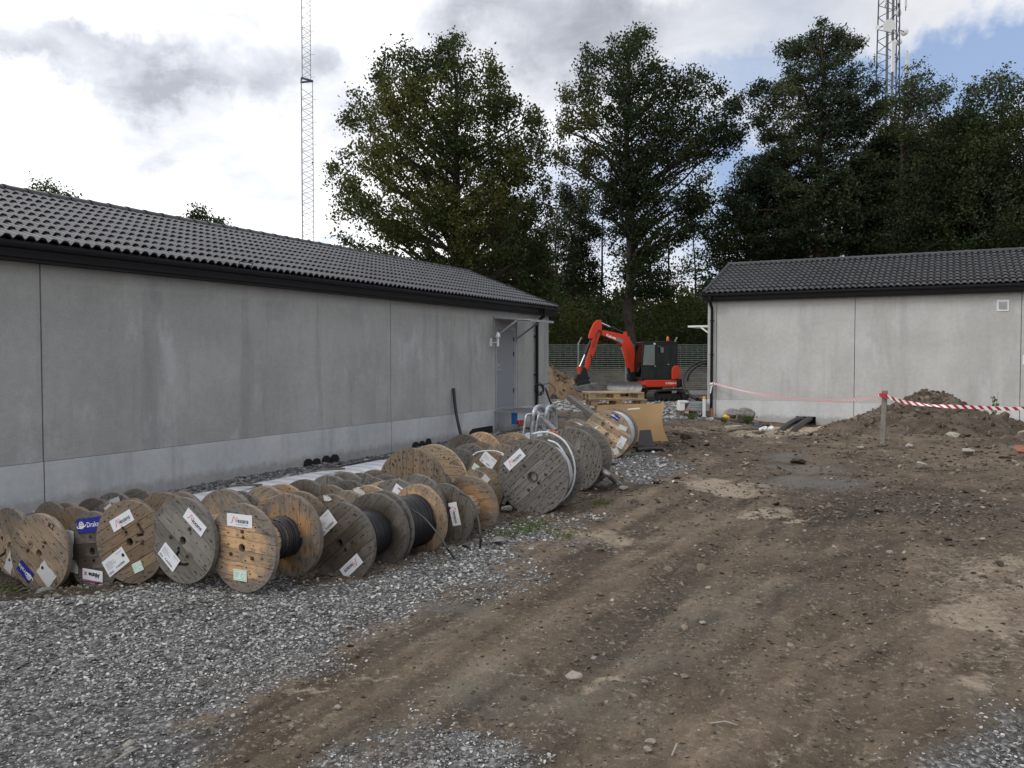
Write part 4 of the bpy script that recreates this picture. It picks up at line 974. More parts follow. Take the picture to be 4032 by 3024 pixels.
d2('grey drum of the third row nearest the wrapped white bundles', 1292, 1874, 9.4, .72, 26, .34, 82, GREY, GREY, .9, seed=5)
d2('grey drum beside the large dark drum, third row', 1416, 1864, 9.9, .72, 26, .34, 70, GREY, BROWN, .9, seed=1)
d2('dark grey drum in front of the third row, next to the folded paper', 1460, 1882, 9.2, .72, 27, .30, 60, DGREY, DGREY, .6, seed=2)
d2('pale honey drum with a folded yellowed paper on its top edge', 1443, 1913, 8.5, .72, 25, .36, 15, PALE, PALE, .35, seed=3, labels=[('plain', -.25, .80, 12, .14, .09, {'curl': .06})])
d2('grey drum with a large upside-down address sheet, behind the black cable windings', 1553, 1890, 8.6, .72, 27, .45, 45, GREY, GREY, .9, seed=4, labels=[('address', .25, .55, 150, .25, .15)])
d2('large dark drum of upright boards with a half-moon slot', 1618, 1766, 9.4, .93, 28, .50, 90, BROWN, PALE, .35, npl=11, slots='H', seed=5, full=True)
d2('grey drum with a small green label behind the large dark drum', 1804, 1766, 11.3, .70, 28, .36, 70, DGREY, TAN, .7, seed=1, npl=8, labels=[('green', .75, -.1, -60, .1, .09)])
d2('dark grey drum behind the drum with the white cable loop', 1845, 1748, 11.3, .72, 27, .36, 30, DGREY, BROWN, .7, seed=2)
d2('large dark drum at the wall below the leaning black pipe', 1827, 1711, 12.6, .80, 30, .52, 55, DBROWN, HONEY, .4, seed=3, npl=9)
d2('honey drum near the black opening under the door', 1989, 1710, 13.1, .72, 27, .36, 60, TAN, HONEY, .4, seed=4)
d2('small brown drum left of the hooped steel rails', 2030, 1734, 12.1, .72, 27, .36, 40, BROWN, BROWN, .6, seed=5)
d2('tan drum behind the white cable loop, at the middle of the back rows', 1975, 1750, 11.4, .72, 27, .36, 80, TAN, BROWN, .5, seed=1)
drum('brown drum with a slanted address sheet reading KAR and a white cable over it', 1932, 10.75, .72, -.03, 30, .42, 60, BROWN, BROWN, .25, ('white_cable', .010, .8, ()), seed=2, full=True,
     labels=[('address', -.10, .69, -35, .22, .16, {'txt': 'KAR'}), ('green', -.64, .40, -30, .10, .09), ('nexans', .62, -.52, 60, .24, .10)])
big = drum('largest grey drum, red-lettered label at upper left and white cable behind', 2098, 10.15, .93, -.01, 24, .58, 42, (.16, .155, .145), GREY, .85, ('white_cable', .014, .72, ()), npl=11, hole=.115, seed=3, full=True,
     labels=[('nexans', -.52, .43, 42, .30, .12)])
link('bush_ring', MB().tube([(.062 * math.cos(q), 0, .062 * math.sin(q)) for q in np.linspace(0, 6.283, 24, endpoint=False)], .009, 6, True).mesh('bush_ring', M['bolt'], True), big, T(0, -.292, .465))
drum('grey drum of upright boards leaning against the back of the largest drum', 2248, 11.85, .93, -.017, 24, .5, 78, GREY, GREY, .9, None, npl=11, seed=4, full=True)
km = drum('pale drum stamped 1371 K09 with a small blue label, last of the rows', 2390, 15.6, .92, .0, 20, .70, -32, PALE, TAN, .5, ('white_cable', .013, .86, ()), npl=9, slots='O', seed=5, full=True,
     labels=[('draka', .35, .74, -32, .17, .085), ('plain', .66, .30, -20, .16, .09), ('address', .62, -.30, 62, .22, .13, {'txt': ''}), ('plain', .38, -.66, -65, .12, .10)])
stamp(km, '1371', .12, -.58, -30, .085, .45, .60); stamp(km, 'K09', -.18, -.71, -30, .11, .45, .60); stamp(km, '7', .16, -.86, -30, .10, .45, .60)
d2('grey drum under the leaning grey beam', 2304, 1620, 16.9, .82, 22, .5, 0, GREY, GREY, .95, seed=1)
d2('grey drum farthest from the camera, behind the stamped pale drum', 2342, 1608, 18.2, .82, 22, .5, 10, GREY, GREY, .95, seed=2)
d2('brown drum with a white paper sheet between the hooped rails and the pale stamped drum', 2233, 1657, 14.6, .80, 25, .42, 85, BROWN, TAN, .6, seed=3, labels=[('plain', .25, .55, -20, .26, .12, {'curl': .05})], cable=('white_cable', .011, .85, ()))

# loose cable ends: black one hanging from the wound drum, white loops over the largest drum
def bez(ps, n=8):
    ps = [Vector(p) for p in ps]; out = []
    for i in range(len(ps) - 1):
        p0, p1, p2, p3 = ps[max(i - 1, 0)], ps[i], ps[i + 1], ps[min(i + 2, len(ps) - 1)]
        for k in range(n):
            t_ = k / n; out.append(.5 * ((2 * p1) + (p2 - p0) * t_ + (2 * p0 - 5 * p1 + 4 * p2 - p3) * t_ ** 2 + (3 * p1 - p0 - 3 * p2 + p3) * t_ ** 3))
    out.append(ps[-1]); return out
def wire(name, pts, r, mt, lab, cat='cable', n=8, group=None): return tag(MB().tube(bez(pts), r, n).build(name, M[mt], None, 60), lab, cat, group)
wire('loose_cable', [atY(1618, 2005, 7.9), atY(1670, 2040, 7.8), atY(1730, 2110, 7.6), atY(1765, 2165, 7.45), atz(1790, 2200, 0)], .009, 'black_rubber', 'thin black cable slanting down from the thick black windings to the gravel')
wire('loose_cable', [atY(1812, 1940, 8.7), atY(1850, 1965, 8.6), atY(1880, 2030, 8.4), atY(1892, 2100, 8.2), atz(1888, 2160, .02), atz(1862, 2172, .0), atz(1835, 2150, .01), atz(1800, 2150, -.02)], .012, 'black_rubber', 'black cable looping from the orange drum flange down to the ground')
hub = big.matrix_local
def onbig(r, a, y): return big.location + Vector((r * math.cos(a) * math.cos(R_(24)) + y * math.sin(R_(24)), -r * math.cos(a) * math.sin(R_(24)) + y * math.cos(R_(24)), .465 + r * math.sin(a)))
wire('loose_cable', [onbig(.52, 1.95, .16), onbig(.515, 1.5, .14), onbig(.50, 1.0, .08), onbig(.47, .5, .02), onbig(.45, 0, -.02), onbig(.44, -.5, -.05), onbig(.43, -1.0, -.08), onbig(.40, -1.3, -.1)], .0125, 'white_cable', 'stiff white cable bowing over the top of the largest grey drum', group='white cables sprung loose on the largest drum')
wire('loose_cable', [onbig(.44, 1.35, -.02), onbig(.455, 1.0, -.06), onbig(.43, .5, -.10), onbig(.41, 0, -.12), onbig(.40, -.5, -.14), onbig(.39, -1.0, -.16)], .0125, 'white_cable', 'inner white cable loop pressed against the windings of the largest drum', group='white cables sprung loose on the largest drum')
wire('loose_cable', [atY(1862, 1793, 10.6), atY(1880, 1781, 10.6), atY(1915, 1775, 10.55), atY(1955, 1777, 10.5), atY(1985, 1789, 10.4)], .009, 'white_cable', 'white cable arching over the brown drum marked KAR')
wire('loose_cable', [atY(1917, 1955, 9.9), atY(1928, 1968, 9.8), atY(1937, 1982, 9.7)], .008, 'white_cable', 'short white cable end by the small pale drum')
wire('cable_tail', [atY(2352, 1682, 15.2), atY(2343, 1690, 15.1), atY(2337, 1705, 15.1), atY(2331, 1724, 15.15)], .02, 'white_cable', 'cable tail sticking out of the round slot of the stamped pale drum')
tag(MB().beam(atY(2163, 1699, 10.9), atY(2196, 1704, 10.9), .035, .03).build('orange_marker', M['orange_plastic'], bev=.006), 'flat orange marker lying on the rim of the largest drum', 'marker')
# ------------------------------------------------------------ other things in the yard
def wpack(t0, t1, p0, p1, zb, zt, lab):
    m_ = MB(); n = 14; secs = []
    k = int((t1 - t0) / .12); prof = [(math.copysign(abs(math.cos(a)) ** .5, math.cos(a)), math.copysign(abs(math.sin(a)) ** .6, math.sin(a))) for a in np.linspace(0, 2 * math.pi, n, endpoint=False)]
    r = random.Random(int(t0 * 10)); vs = []
    for i in range(k + 1):
        t_ = t0 + (t1 - t0) * i / k; e = 1 - .12 * (i in (0, k))
        for cx, cz in prof:
            p_ = (p0 + p1) / 2 + cx * (p1 - p0) / 2 * e + r.uniform(-.006, .006); z = (zb + zt) / 2 + cz * (zt - zb) / 2 * e + r.uniform(-.006, .006)
            vs.append((t_, p_, z))
    fs = [(i * n + j, i * n + (j + 1) % n, (i + 1) * n + (j + 1) % n, (i + 1) * n + j) for i in range(k) for j in range(n)] + [tuple(range(n))[::-1], tuple(k * n + j for j in range(n))]
    o = MB().raw(vs, fs).build('wrapped_bundle', M['film'], None, 45, RZ(math.atan2(C_, S_)))     # local x along the wall, y towards it
    return tag(o, lab, 'bundle', 'white wrapped bundles of cable ladders along the wall')
B1 = wpack(6.7, 12.9, 7.72, 8.45, -.04, .215, 'long white-wrapped bundle nearest the wall, tied with green straps')
B2 = wpack(7.6, 13.6, 7.15, 7.75, -.10, .12, 'low white-wrapped bundle in front of the strapped one, mostly hidden by drums')
B3 = wpack(13.1, 18.6, 7.8, 8.45, -.04, .215, 'white-wrapped bundle beyond the drums near the doorstep')
for t_ in (8.1, 11.4):
    MB().tube([(t_, 8.085 + .38 * math.cos(a), .088 + .142 * math.sin(a)) for a in np.linspace(0, 2 * math.pi, 14, endpoint=False)], .009, 6, True).build('strap', M['green_twine'], B1, 60)
Lp = lambda t_, p_, z: left_pt(t_, p_, z)
wire('loose_cable', [Lp(10.0, 8.7, .12), Lp(10.8, 8.36, .225), Lp(11.6, 8.25, .235), Lp(12.4, 8.38, .23), Lp(13.0, 8.5, .15)], .014, 'black_rubber', 'black cable lying along the top of the white-wrapped bundle')
tag(MB().beam(atY(910, 1913, 10.3), atY(1026, 1908, 11.0), .05, .025).build('wooden_lath', M['pallet']), 'short wooden lath lying on the end of the white-wrapped bundle', 'lath').color = (.3, .22, .14, .5)
tag(MB().beam(atY(1268, 1849, 11.9), atY(1352, 1845, 12.4), .06, .03).build('wooden_lath', M['pallet']), 'brown wooden lath on the white-wrapped bundle beside the black cable', 'lath').color = (.25, .18, .12, .5)
# black pipe leaning upright on the left wall
tx = left_t(1800, 10.3); wire('leaning_pipe', [Lp(tx - .05, 10.15, .0), Lp(tx - .02, 10.32, .6), Lp(tx + .0, 10.40, 1.18)], .038, 'black_plastic', 'upright black pipe leaning on the grey wall left of the door', 'pipe', 10)
# socket box under the doorstep
sb_ = tag(empty('socket_box', left_pt(left_t(1966), 9.95, 0), math.atan2(C_, S_)), 'blue power socket box with red sockets hanging under the doorstep', 'socket box')
MB().bb((-.16, -.09, .17), (.22, .06, .47)).build('body', M['blue_plastic'], sb_, bev=.01)
MB().bb((-.10, -.10, .27), (.22, -.0905, .46)).build('white_panel', M['white_plastic'], sb_)
for x in (-.06, .06, .17):
    MB().tube([(x, -.11, .24), (x - .01, -.16, .14)], .042, 10).build('red_socket', M['red_plastic'], sb_, 40)
wire('loose_cable', [left_pt(left_t(1980), 9.9, .14), left_pt(left_t(1990), 9.7, .02), left_pt(left_t(2010), 9.4, .0), left_pt(left_t(2050), 9.3, .03), left_pt(left_t(2095), 9.6, .05)], .014, 'black_rubber', 'black supply cable trailing from the red sockets across the gravel')
wire('coiled_cable', [left_pt(21.43, 10.3, 1.0) + Vector((.11 * math.cos(q) * (1 + .3 * math.sin(q * 3.1)), -.03 * math.sin(q), .15 * math.sin(q) + .04 * math.sin(q * .7))) for q in np.linspace(0, 34, 60)], .011, 'black_rubber', 'bunch of black cable tied to the downpipe at the house corner')
wire('loose_cable', [left_pt(21.43, 10.25, 1.1), left_pt(21.9, 10.2, 1.15), left_pt(22.1, 10.1, .95), left_pt(21.9, 10.1, .8), left_pt(21.8, 10.05, .5), left_pt(22.0, 9.9, .1)], .010, 'black_rubber', 'black cable end looping out right of the downpipe bunch')
wire('loose_cable', [left_pt(21.3, 10.25, .95), left_pt(21.1, 10.2, .6), left_pt(20.7, 9.9, .52), left_pt(20.4, 9.7, .53)], .009, 'black_rubber', 'black cable sagging from the downpipe to the doorstep')
st_ = tag(MB().beam(atY(2148, 1528, 21.5), atz(2192, 1655, .05), .045, .045).build('wooden_stake', M['pallet']), 'thin wooden stake leaning on the corner of the long grey building', 'stake'); st_.color = (.2, .15, .1, .6)
# hooped steel rails (two folding hoops) standing behind the largest drum
def hoop(px0, Y, lab):
    w0 = atY(px0, 1720, Y); x0 = w0.x; s = Y / F
    root = tag(empty('hooped_rail', (x0, Y, -.02)), lab, 'steel rail', 'galvanised hooped rails behind the largest drum')
    def P(dx, py, dy=0.0): return (dx * s * 1.0, dy, EYE - (py - 1405) * s + .02)
    arch = [P(-10, 1850), P(-6, 1800), P(-2, 1720), P(2, 1660), P(7, 1622), P(16, 1607, .1), P(30, 1604, .25), P(42, 1614, .4), P(49, 1640, .45), P(51, 1700, .47), P(52, 1800, .48)]
    MB().tube(bez(arch, 5), .034, 10).build('arch_tube', M['galv'], root, 60)
    br = [P(-52, 1850, -.1), P(-46, 1800, -.08), P(-34, 1700, -.05), P(-27, 1650, -.04), P(-20, 1634, -.02), P(-4, 1631, 0)]
    MB().tube(bez(br, 5), .021, 8).build('side_brace', M['galv'], root, 60)
    MB().tube([P(-8, 1770), P(50, 1770, .46)], .018, 8).build('cross_tube', M['galv'], root, 60)
hoop(2096, 13.4, 'hooped galvanised rail on the left, beside the doorstep'); hoop(2144, 13.7, 'hooped galvanised rail on the right, nearer the leaning beam')
wire('dark_pipe', [atY(2112, 1622, 14.2), atY(2150, 1660, 13.6), atY(2192, 1700, 13.0)], .045, 'mach_grey', 'grey steel pipe lying slanted between the two hooped rails', 'pipe', 10)
bm_ = tag(MB().beam(atY(2243, 1566, 18.6), atY(2352, 1648, 15.9), .11, .11).build('leaning_beam', M['pallet'], bev=.004), 'heavy grey timber beam leaning across the drums', 'beam'); bm_.color = (.16, .155, .15, .2)
wire('grey_pipe', [atY(2352, 1838, 12.3), atY(2395, 1868, 11.6), atz(2422, 1895, .05)], .042, 'mach_grey', 'grey pipe end sticking out from under the drums at right', 'pipe', 10)
# crate with a bent cardboard sheet, two pallets on top
cr = tag(empty('cardboard_crate', atz(2470, 1765, 0) + Vector((0, .6, 0)), R_(-4)), 'cardboard crate under the pallets with a bent brown sheet hanging down its front', 'crate')
MB().bb((-.62, -.38, 0), (.52, .42, .84)).build('body', M['card'], cr, bev=.01)
sh = []; nq = 12
for i in range(nq + 1):
    x = -.60 + 1.42 * i / nq
    for j in range(7):
        z = .90 - .78 * j / 6; bend = .20 * max(0, (i / nq - .5) / .5) ** 2 + .10 * (j / 6) ** 2
        sh.append((x + (.07 * (j / 6) ** 2 - .075 * math.sin(j / 6 * 3.14)) * (i / nq) ** 2, -.42 - bend - .03 * math.sin(j / 6 * 3.1) - .02 * math.sin(i), z + .05 * (i / nq) - .04 * (j / 6) * (1 - i / nq)))
fs = [(i * 7 + j, i * 7 + j + 1, (i + 1) * 7 + j + 1, (i + 1) * 7 + j) for i in range(nq) for j in range(6)]; N_ = len(sh)
sh2 = sh + [(x, y + .012, z) for x, y, z in sh]; fs += [tuple(q + N_ for q in f[::-1]) for f in fs[:]]
MB().raw(sh2, fs).build('bent_sheet', M['card'], cr, 60)
tag(MB().raw(*(lambda P: ([P[0], P[1], P[2], P[3]] + [tuple(Vector(q) + Vector((0, .04, 0))) for q in P], [(3, 2, 1, 0), (4, 5, 6, 7), (0, 1, 5, 4), (2, 3, 7, 6), (1, 2, 6, 5), (3, 0, 4, 7)]))([tuple(atY(2512, 1752, 17.0)), tuple(atY(2576, 1757, 17.0)), tuple(atY(2562, 1692, 17.15)), tuple(atY(2520, 1695, 17.15))])).build('rubber_mat', M['black_plastic']), 'piece of black mat leaning on the cardboard sheet', 'mat')
wire('black_pipe', [atz(2508, 1772, .05), atz(2560, 1768, .05), atz(2612, 1768, .05)], .05, 'black_plastic', 'short black pipe on the gravel in front of the cardboard crate', 'pipe', 12)
def pallet(loc, rz, lab, colr):
    root = tag(empty('wooden_pallet', loc, rz), lab, 'pallet', 'pallets stacked on the cardboard crate')
    def pc(a, b):
        o = MB().bb(a, b).build('board', M['pallet'], root, bev=.003); o.color = colr + (.25,); return o
    for y, w_ in ((-.36, .08), (-.19, .05), (0, .08), (.19, .05), (.36, .08)): pc((-.6, y - w_ / 2 - .01, .122), (.6, y + w_ / 2 + .01, .144))
    for x in (-.53, 0, .53): pc((x - .07, -.4, .100), (x + .07, .4, .1215))
    for x in (-.53, 0, .53):
        for y in (-.35, 0, .35):
            o = MB().bb((x - .07, y - .05, .022), (x + .07, y + .05, .0995)).build('block', M['pallet'], root, bev=.003); o.color = tuple(c * .9 for c in colr) + (.25,)
    for y in (-.35, 0, .35): pc((-.6, y - .05, 0), (.6, y + .05, .0215))
    return root
cz = cr.location
pb = pallet(cz + Vector((-.17, .05, .875)), R_(5), 'lower of the two stacked pallets', (.40, .27, .15))
pallet(pb.location + Vector((-.07, -.02, .150)), R_(7), 'upper of the two stacked pallets, fresher wood', (.50, .36, .2))
tag(MB().beam(atY(2472, 1612, 16.7), atY(2518, 1608, 16.7), .08, .02).build('white_board', M['white_plastic']), 'short white board lying under the pallets on the crate', 'board')

# heaps
def heap(name, c, rx, ry, h, mat, lab, seed, rough=.12, peaks=(), cone=.75, clods=0, lump='clod'):
    n = 90; r = np.linspace(0, 1, 46)[1:]; a = np.linspace(0, 2 * np.pi, n, endpoint=False); A, Q = np.meshgrid(a, r); X = np.cos(A) * Q * rx; Y = np.sin(A) * Q * ry
    wob = 1 + .25 * (fbm(np.cos(A) * 1.5 + seed, np.sin(A) * 1.5, 1, 3, seed) - .5); Qe = np.clip(Q / wob * 1.12, 0, 1)
    Z = h * (1 - Qe ** cone) * (1 - .15 * Qe)
    for px_, py_, s_, hh in peaks: Z += hh * np.exp(-((X - px_) / s_) ** 2 - ((Y - py_) / s_) ** 2)
    Z += (fbm(X + seed, Y, 1.3, 5, seed + 3) - .5) * h * rough * 4 * (1 - Q) ** .5 + (fbm(X + seed, Y, 6, 3, seed + 7) - .5) * rough * .9 * np.clip((1 - Q) * 6, 0, 1)
    gx_, gy_ = X + c[0], Y + c[1]; Z = np.where(Q > .999, -.25, Z + 0.0) + ground_h(gx_, gy_, False) * 1.0 - .05 * Q
    V = np.stack([X, Y, Z], -1).reshape(-1, 3); zc = float(Z[0].mean()); V = np.vstack([V, [[0, 0, zc]]]); m_ = len(r)
    i = np.arange(m_ - 1)[:, None] * n; j = np.arange(n); jn = (j + 1) % n; Fc = np.stack([i + j, i + n + j, i + n + jn, i + jn], -1).reshape(-1, 4)[:, ::-1]
    me = np_mesh(name, V, Fc, mat, None, True); bm = bmesh.new(); bm.from_mesh(me); bm.verts.ensure_lookup_table()
    for q in range(n): bm.faces.new((bm.verts[len(V) - 1], bm.verts[q], bm.verts[(q + 1) % n]))
    bmesh.ops.recalc_face_normals(bm, faces=bm.faces[:]); bm.to_mesh(me); bm.free()
    o = link(name, me); o.location = (c[0], c[1], 0); tag(o, lab, 'heap')
    rs = np.random.RandomState(seed); k = clods; sel = rs.randint(0, len(V) - 1 - n, k); pp_ = V[sel] + np.array([c[0], c[1], 0]) + rs.normal(0, .03, (k, 3)) * [1, 1, .3]
    if k:
        s = rs.lognormal(math.log(.05 if c[1] < 30 else .12), .55, k); scatter('lumps', pp_, rs.uniform(0, 6.28, (k, 3)), np.stack([s, s * .8, s * .7], -1), VAR(lump, 200 + seed), 'lumps and stones lying on the ' + lab)
    return o
heap('earth_heap', (10.65, 21.4), 3.3, 2.2, .82, M['earth'], 'dark brown heap of dug earth behind the stake and barrier tape', 3, .20, [(.65, .1, .42, .20), (-.3, .1, .8, .10)], 1.55, 3600)
heap('sand_heap', (14.0, 20.6), 2.7, 2.0, .60, M['sand_l'], 'pale sand spilling beside the right flank of the earth heap', 8, .10, [], .9)
heap('earth_heap', (12.4, 17.4), 3.6, 1.3, .22, M['earth'], 'low ridge of stony earth in front of the big heap at right', 12, .25, [], 1.3, 900, 'pebble')
heap('sand_heap', (8.5, 24.0), 1.5, 1.5, .20, M['sand_l'], 'small mound of pale sand at the opening where two black conduits leave', 14, .10, [(.9, .5, .35, .12)], 1.2)
heap('sand_heap', (1.0, 38.6), 4.4, 2.6, 1.80, M['sand'], 'tall heap of brown sand in front of the mesh fence', 17, .17, [(-1.5, 0, 1.2, -.1)], 1.1, 900)
# earth bank beyond the fence
def bank():
    x = np.linspace(-40, 60, 160); y = np.linspace(43.5, 75, 30); X, Y = np.meshgrid(x, y); Z = 1.25 * np.clip((Y - 43.5) / 4.5, 0, 1) ** .8 + (fbm(X, Y, .5, 4, 44) - .5) * .7 * np.clip((Y - 43.5) / 2, 0, 1) - .08
    V = np.stack([X, Y, Z], -1).reshape(-1, 3); i = np.arange(29)[:, None] * 160; j = np.arange(159)
    tag(link('terrain', np_mesh('terrain', V, np.stack([i + j, i + j + 1, i + 161 + j, i + 160 + j], -1).reshape(-1, 4), M['earth'], None, True)), 'dark earth bank rising beyond the mesh fence', kind='structure')
bank()

# rocks
ROCKS = [(508, 2935, .085, 'rock', 'rounded pale stone on the mud near the bottom left corner'), (2262, 2663, .13, 'rock', 'half-buried pale stone in the middle of the near track'), (2538, 2690, .06, 'rock_grey', 'small blue-grey stone right of the half-buried pale one'),
         (2766, 2455, .055, 'rock', 'chipped white stone on the greenish silt'), (2540, 2400, .04, 'rock', 'small pale stone left of the chipped white one'), (2353, 2047, .095, 'rock', 'pale stone on the bare ground right of the largest drum'),
         (2455, 1922, .15, 'rock', 'flattish pale stone near the grey pipe end'), (2403, 1818, .22, 'rock_grey', 'grey stone wedged below the stamped pale drum'), (1994, 2003, .17, 'rock_grey', 'square grey stone chocking the brown drum marked KAR'),
         (1962, 2130, .17, 'rock_grey', 'flat grey stone on the soil beyond the orange drum'), (178, 2330, .14, 'rock_grey', 'pale angular stone at the foot of the stamped tan drum'), (225, 2352, .11, 'rock_grey', 'dark stone beside the angular one at the left drums'),
         (3871, 2125, .08, 'rock', 'white stone far right on the dark mud'), (3870, 2000, .07, 'rock', 'small white stone near the low earth ridge'), (2560, 2925, .06, 'rock', 'pale stone near the bottom middle, above its twin'), (2550, 2955, .05, 'rock', 'pale stone near the bottom middle, below its twin'),
         (2945, 2190, .06, 'rock_grey', 'small grey stone on the far track'), (2340, 2595, .045, 'rock', 'tiny pale stone uphill of the half-buried one'), (3100, 2130, .05, 'rock', 'pale stone in the middle of the far track'),
         (3390, 1762, .17, 'rock', 'pale stone at the foot of the marker stake'), (3585, 1757, .24, 'rock', 'pale block just right of the marker stake'), (3812, 1775, .30, 'rock', 'pale stone lying on the low earth ridge'), (3625, 1830, .26, 'rock', 'broad white stone below the low earth ridge'),
         (2985, 2375, .05, 'rock_grey', 'dark small stone on the middle track'), (1330, 2790, .05, 'rock', 'small pale stone on the gravel edge'), (4018, 1770, .34, 'brick', 'piece of reddish brick on the low earth ridge at the right edge')]
for i, (px, py, s, mt, lab) in enumerate(ROCKS):
    g_ = atz(px, py, 0); z = gz(g_.x, g_.y); g_ = atz(px, py, z + s * .2)
    o = link('rock' if mt != 'brick' else 'brick_piece', rock_mesh('rock', M[mt], 60 + i, 3, .62, .5)); o.location = (g_.x, g_.y, z + s * .18 + .01); o.scale = (s * 1.15, s, s * rnd.uniform(.8, 1)); o.rotation_euler = (0, 0, rnd.uniform(0, 6)); o.scale *= .82; tag(o, lab, 'rock' if mt != 'brick' else 'brick')
def block(px0, px1, py0, py1, Y, lab, mt='rock_grey', seed=0):
    a, b = atY(px0, py1, Y), atY(px1, py0, Y); o = link('rock', rock_mesh('rock', M[mt], seed, 3, 1.0, .4)); o.location = ((a.x + b.x) / 2, Y, (a.z + b.z) / 2 + .02); o.scale = (abs(b.x - a.x) * 1.5, .6, abs(b.z - a.z) * 1.5); tag(o, lab, 'rock')
block(2902, 2960, 1618, 1658, 25.2, 'large square-edged boulder at the plinth of the pale building', seed=91)
block(2862, 2905, 1618, 1650, 25.6, 'lower boulder left of the square-edged one', seed=92)
block(3740, 3768, 1708, 1728, 19.0, 'flat brown stone on the heap slope', 'rock', 93)
# boards and scraps before the right building
for px0, py0, px1, py1, w_, h_, c_, lab in ((2798, 1685, 2832, 1691, .14, .07, (.36, .27, .17), 'short pale wooden offcut on the mud before the corner'), (2862, 1680, 2914, 1677, .16, .05, (.55, .54, .5), 'white board lying before the boulders'),
        (2858, 1694, 2912, 1690, .16, .04, (.22, .17, .12), 'brown board below the white one'), (2915, 1682, 2952, 1690, .16, .04, (.14, .11, .08), 'dark board right of the white one'), (2935, 1678, 2990, 1686, .16, .04, (.12, .1, .08), 'dark plank pointing at the sand mound'),
        (2968, 1703, 3004, 1701, .14, .05, (.2, .17, .13), 'short brown board left of the conduits')):
    a, b = atz(px0, py0, .03), atz(px1, py1, .03); a.z = gz(a.x, a.y) + .03; b.z = gz(b.x, b.y) + .04
    o = tag(MB().beam(a, b, w_, h_).build('board_offcut', M['pallet'], bev=.004), lab, 'board'); o.color = c_ + (.4,)
a = atz(2995, 1705, .05); c = MB()
c.tube([a + Vector((.28 * q + .05 * math.sin(q * 9), .1 * math.cos(q * 7), .06 + .07 * abs(math.sin(q * 5)))) for q in np.linspace(0, 1.2, 14)], .05, 7)
tag(c.build('crumpled_plastic', M['paper_old'], None, 60), 'crumpled white plastic lying left of the conduits', 'litter')
a = atz(2845, 1647, .08); tag(MB().tube([a, a + Vector((.09, 0, .05)), a + Vector((.2, 0, .03))], [.03, .09, .03], 8).build('yellow_glove', M['yellow_plastic'], None, 60), 'yellow scrap lying by the black ring near the house corner', 'litter')
a = atz(2980, 1672, .02); tag(MB().disc(a, .08, (0, 0, 1), .03, 8).build('blue_scrap', M['blue_plastic']), 'small blue scrap on the soil beyond the boards', 'litter')
a = atz(1700, 2940, 0)
for px, py, l, lab, an in ((2655, 2970, .13, 'pale splinter of wood near the bottom edge', 1.2), (1130, 2650, .12, 'thin twig on the gravel edge at left', .4), (2850, 2870, .14, 'pale twig lying on the near mud', -.15), (485, 3000, .2, 'thin root on the mud under the rounded pale stone', 1.2)):
    g_ = atz(px, py, 0); z = gz(g_.x, g_.y) + .012; d = Vector((math.cos(an), math.sin(an), 0)) * l / 2; tag(MB().tube([g_ - d + Vector((0, 0, z + .01)), g_ + Vector((.01, .01, z + .02)), g_ + d + Vector((0, 0, z + .01))], [.004, .008 if l < .13 else .005, .003], 5).build('twig', M['rock'], None), lab, 'twig')

# conduits out of the opening
def conduit(pts, r, lab, grp):
    P = bez(pts, 14); rs = [r * (1 + .10 * (i % 2)) for i in range(len(P))]
    return tag(MB().tube(P, rs, 12).build('black_conduit', M['black_plastic'], None, 60), lab, 'conduit', grp)
y0 = RC.y - 3.0 * S_
for (xs, lab) in (((3156, 3118, 3085, 3062), 'left black conduit curving out of the wall opening'), ((3190, 3165, 3135, 3112), 'right black conduit curving out of the wall opening')):
    conduit([atY(xs[0], 1654, 25.7), atY(xs[0] - 4, 1651, 25.2), atY(xs[1], 1664, 24.5), atY(xs[2], 1688, 23.6), atY(xs[3], 1718, 22.9), atY(xs[3] - 4, 1745, 22.6)], .085, lab, 'black conduits leaving the wall opening')

# stake and barrier tape
sk = tag(MB().beam(atY(3474, 1775, 17.9), atY(3484, 1538, 17.95), .11, .045).build('marker_stake', M['pallet'], bev=.004), 'upright grey wooden stake holding the barrier tape', 'stake'); sk.color = (.36, .31, .26, .8)
def tape(pts, w0, lab, twist):
    P = bez(pts, 26); n = len(P); vs, fs, uv = [], [], []; L = 0
    for i, p in enumerate(P):
        if i: L += (p - P[i - 1]).length
        a = twist(i / (n - 1)); up = Vector((0, math.sin(a), math.cos(a))) * w0 / 2; vs += [tuple(p - up), tuple(p + up)]; uv += [(L, 0), (L, 1)]
    for i in range(n - 1): fs.append((2 * i, 2 * i + 2, 2 * i + 3, 2 * i + 1))
    me = bpy.data.meshes.new('barrier_tape'); me.from_pydata(vs, [], fs); me.materials.append(M['tape']); L0 = 1.05 if w0 < .07 else 1.0; uv = [(a * L0, b) for a, b in uv]; u = me.uv_layers.new(name='UVMap')
    for lp in me.loops: u.data[lp.index].uv = uv[lp.vertex_index]
    me.polygons.foreach_set('use_smooth', [True] * len(fs)); return tag(link('barrier_tape', me), lab, 'barrier tape', 'red and white barrier tapes')
stp = atY(3478, 1556, 17.86)
tape([atY(2805, 1508, 26.7), atY(2900, 1533, 25.3), atY(3000, 1553, 24.0), atY(3150, 1572, 22.1), atY(3300, 1577, 20.2), atY(3400, 1571, 19.0), stp], .066, 'far barrier tape from the downpipe to the wooden stake', lambda u: .75 * math.sin(9 * u))
tape([stp, atY(3550, 1580, 17.6), atY(3640, 1594, 17.3), atY(3730, 1600, 17.0), atY(3850, 1604, 16.6), atY(4032, 1608, 16.0), atY(4400, 1570, 15.0)], .076, 'near barrier tape from the wooden stake to the right edge of the photo', lambda u: -.3 + (1.35 * math.exp(-((u - .38) / .13) ** 2)))
